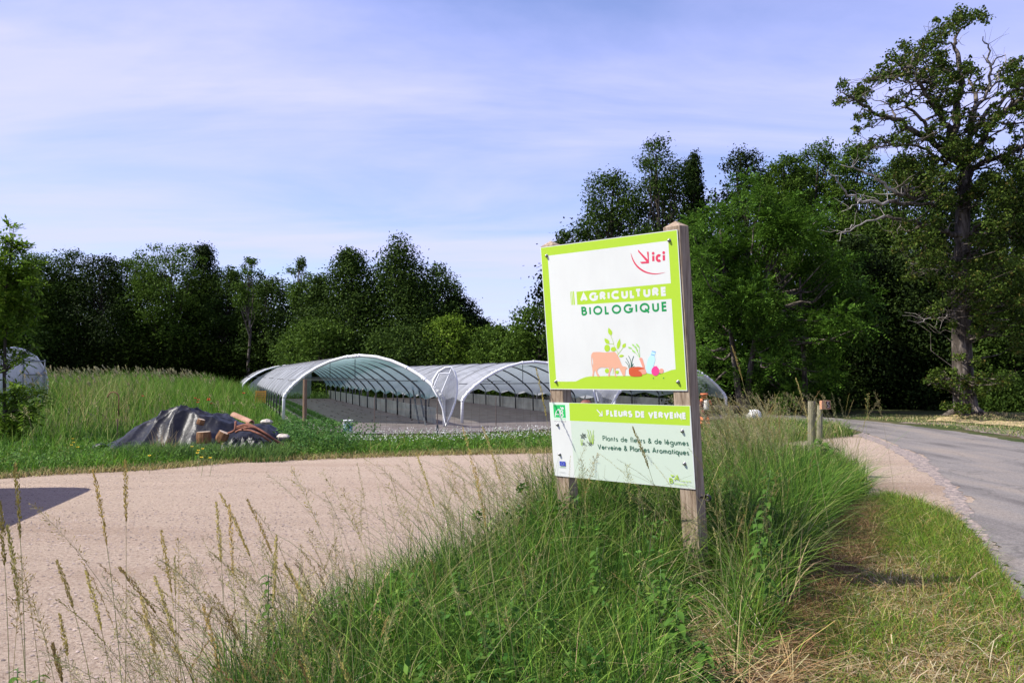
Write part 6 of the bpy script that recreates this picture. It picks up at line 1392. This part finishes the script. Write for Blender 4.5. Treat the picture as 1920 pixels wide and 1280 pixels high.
for pts in (((580, 590), (568, 520), (548, 450)), ((588, 590), (585, 520), (572, 455)), ((596, 590), (598, 520), (608, 455)), ((604, 590), (606, 540), (610, 500)), ((574, 590), (560, 540), (545, 500)), ((486, 610), (480, 570), (478, 545)), ((492, 610), (494, 575), (498, 550)), ((600, 600), (604, 560), (612, 545))): A2.stroke([a2(*q) for q in crs(list(pts))], .9, LI)
def flw(x, y, r):
    for k in range(6):
        a_ = 2 * pi * k / 6 + .3; pts = [(x + r * t * math.cos(a_) - wd * r * math.sin(a_), y + r * t * math.sin(a_) + wd * r * math.cos(a_)) for t, wd in ((.1, .05), (.6, .2), (1, 0), (.6, -.2), (.1, -.05))]; A2.poly([a2(*q) for q in pts], FG)
flw(505, 515, 34); flw(508, 592, 17); flw(575, 592, 25); flw(545, 574, 9); flw(532, 608, 7)
A2.poly([a2(262, 768), a2(321, 771), a2(324, 816), a2(265, 813)], BU)
for k in range(12): a_ = 2 * pi * k / 12; A2.disc(*a2(293 + 15 * math.cos(a_), 792 + 15 * math.sin(a_)), .32, LI if False else 11, k=6)
A2.stroke([a2(262, 826), a2(324, 830)], .7, GR); A2.stroke([a2(262, 876), a2(320, 882)], .6, ED)
A2.text('B', a2(1365, 984), a2(1405, 988), a2(1360, 930), .16, LI); A2.text('A', a2(1410, 955), a2(1462, 962), a2(1412, 898), .16, LI, slant=.15)
A2.text('uvergne', a2(1470, 966), a2(1580, 974), a2(1470, 950), .15, LI); A2.text('iologique', a2(1412, 994), a2(1540, 1006), a2(1412, 978), .15, LI)
A2.poly([a2(*q) for q in ((1378, 892), (1392, 906), (1416, 902), (1405, 916), (1388, 918), (1380, 908))], LI)
lo_ = A2.mb.build('lower_panel', SM, sign)
M_bolt = pm('bolt_steel', (.30, .29, .28), .35, .5, .9)
for P_, lst, par in ((PA, ((101, 297), (953, 190), (156, 1182), (1030, 1188)), up_), (PB, ((247, 402), (1492, 465), (264, 700), (1514, 790)), lo_)):
    for x, y in lst:
        u, v = uvp(P_, *(a1(x, y) if P_ is PA else a2(x, y))); mb = MB(); base = S(u, v, -.0045); rot = np.stack([U, Vv, -Nb], 1)
        mb.lathe([(0, .016), (.006, .015), (.0105, .010), (.012, 0), (.015, -.0005), (.015, -.003)], 14, 0, base, rot); mb.build('bolt', M_bolt, par, smooth=True)
# posts: square section, pyramid cap
def post(u0, u1, vtop, vbot, dep):
    mb = MB(); um = (u0 + u1) / 2; d0, d1 = .0045, .0045 + dep; V = []; rng = np.random.default_rng(int(abs(u0) * 100)); ch = .008
    sect = [(u0 + ch, d0), (u1 - ch, d0), (u1, d0 + ch), (u1, d1 - ch), (u1 - ch, d1), (u0 + ch, d1), (u0, d1 - ch), (u0, d0 + ch)]; ns = 14
    for i in range(ns):
        v = vbot + (vtop - vbot) * i / (ns - 1)
        for (a_, b_) in sect: V.append(S(a_ + rng.normal(0, .0012), v, b_ + (rng.normal(0, .0010) if b_ > .02 else 0)))
    P = [(i * 8 + j, i * 8 + (j + 1) % 8, (i + 1) * 8 + (j + 1) % 8, (i + 1) * 8 + j) for i in range(ns - 1) for j in range(8)]
    n0 = len(V); V.append(S(um, vtop + .042, (d0 + d1) / 2)); P += [((ns - 1) * 8 + j, (ns - 1) * 8 + (j + 1) % 8, n0) for j in range(8)]
    mb.add(V, P); return mb.build('post', M_wood, sign)
uL0, uL1 = uvp(PB, 1040, 890)[0], uvp(PB, 1067, 892)[0]; uR0 = uvp(PB, 1277, 917)[0]
vt = lambda x, y: uvp(PA, x, y)[1]
post(uL0 + .0, uL0 + .135, vt(1030, 460), -1.62, .115)
post(-.135 + .015, .022, vt(1265, 424), -1.60, .125)
# electric fence insulator on the right post
mb = MB(); c_ = S(.022, uvp(PB, 1318, 936)[1] , .06); mb.tube([c_, c_ + U * .035], .006, 8)
mb.tube([c_ + U * .055 + Vv * .020 * math.sin(a_) + U * .020 * math.cos(a_) for a_ in np.linspace(0, 2 * pi, 16, endpoint=False)], .010, 8, closed=True); mb.build('insulator', M_black, sign, smooth=True)

# ------------------------------------------------------------------ parked van just outside the frame, its shadow falls on the gravel
def van():
    root = empty('parked_van', (-7.72, 9.05, 0), 'white van parked on the gravel beyond the left edge', 'van', rz=rad(-79))
    xs2 = np.concatenate([-2.4 + .35 * (1 - np.cos(np.linspace(0, pi / 2, 8))), np.linspace(-1.9, 1.0, 7), [1.25, 1.5, 1.75, 1.95, 2.2, 2.4, 2.52, 2.6]]); rows = []
    for x in xs2:
        w2 = .92 * (1 - max(0, (abs(x + .0) - 1.75) / .9) ** 3 * .55); 
        if x < -2.05: w2 = .92 - .34 * (1 - math.sqrt(max(0, 1 - ((-2.05 - x) / .35) ** 2)))
        tp = float(np.interp(x, [-2.4, -2.3, -2.05, 1.0, 1.6, 1.95, 2.4, 2.6], [1.62, 1.88, 2.0, 2.0, 1.55, 1.18, 1.02, .75])); zc, hz = (tp + .32) / 2, (tp - .32) / 2; r2 = []
        for q in np.linspace(0, 2 * pi, 29): c2, s2 = math.cos(q), math.sin(q); r2.append((x, w2 * abs(c2) ** .45 * np.sign(c2), zc + hz * abs(s2) ** .45 * np.sign(s2)))
        rows.append(r2)
    mb = MB().grid(np.array(rows)); k = 29; mb.P += [tuple(range(k - 1)), tuple(range((len(xs2) - 1) * k, len(xs2) * k - 1))[::-1]]; mb.M += [0, 0]; mb.build('body', M_white, root, smooth=True)
    for x in (-1.5, 1.75):
        for y in (-.85, .85): MB().tube([(x, y - .1, .33), (x, y + .1, .33)], .33, 20).build('wheel', M_black, root, smooth=False)
    gm = pm('dark_glass', (.02, .025, .03), .1)
    for y in (-.835, .835): MB().box((.85, y * .99, 1.52), (.8, .02, .42)).build('window', gm, root)
van()
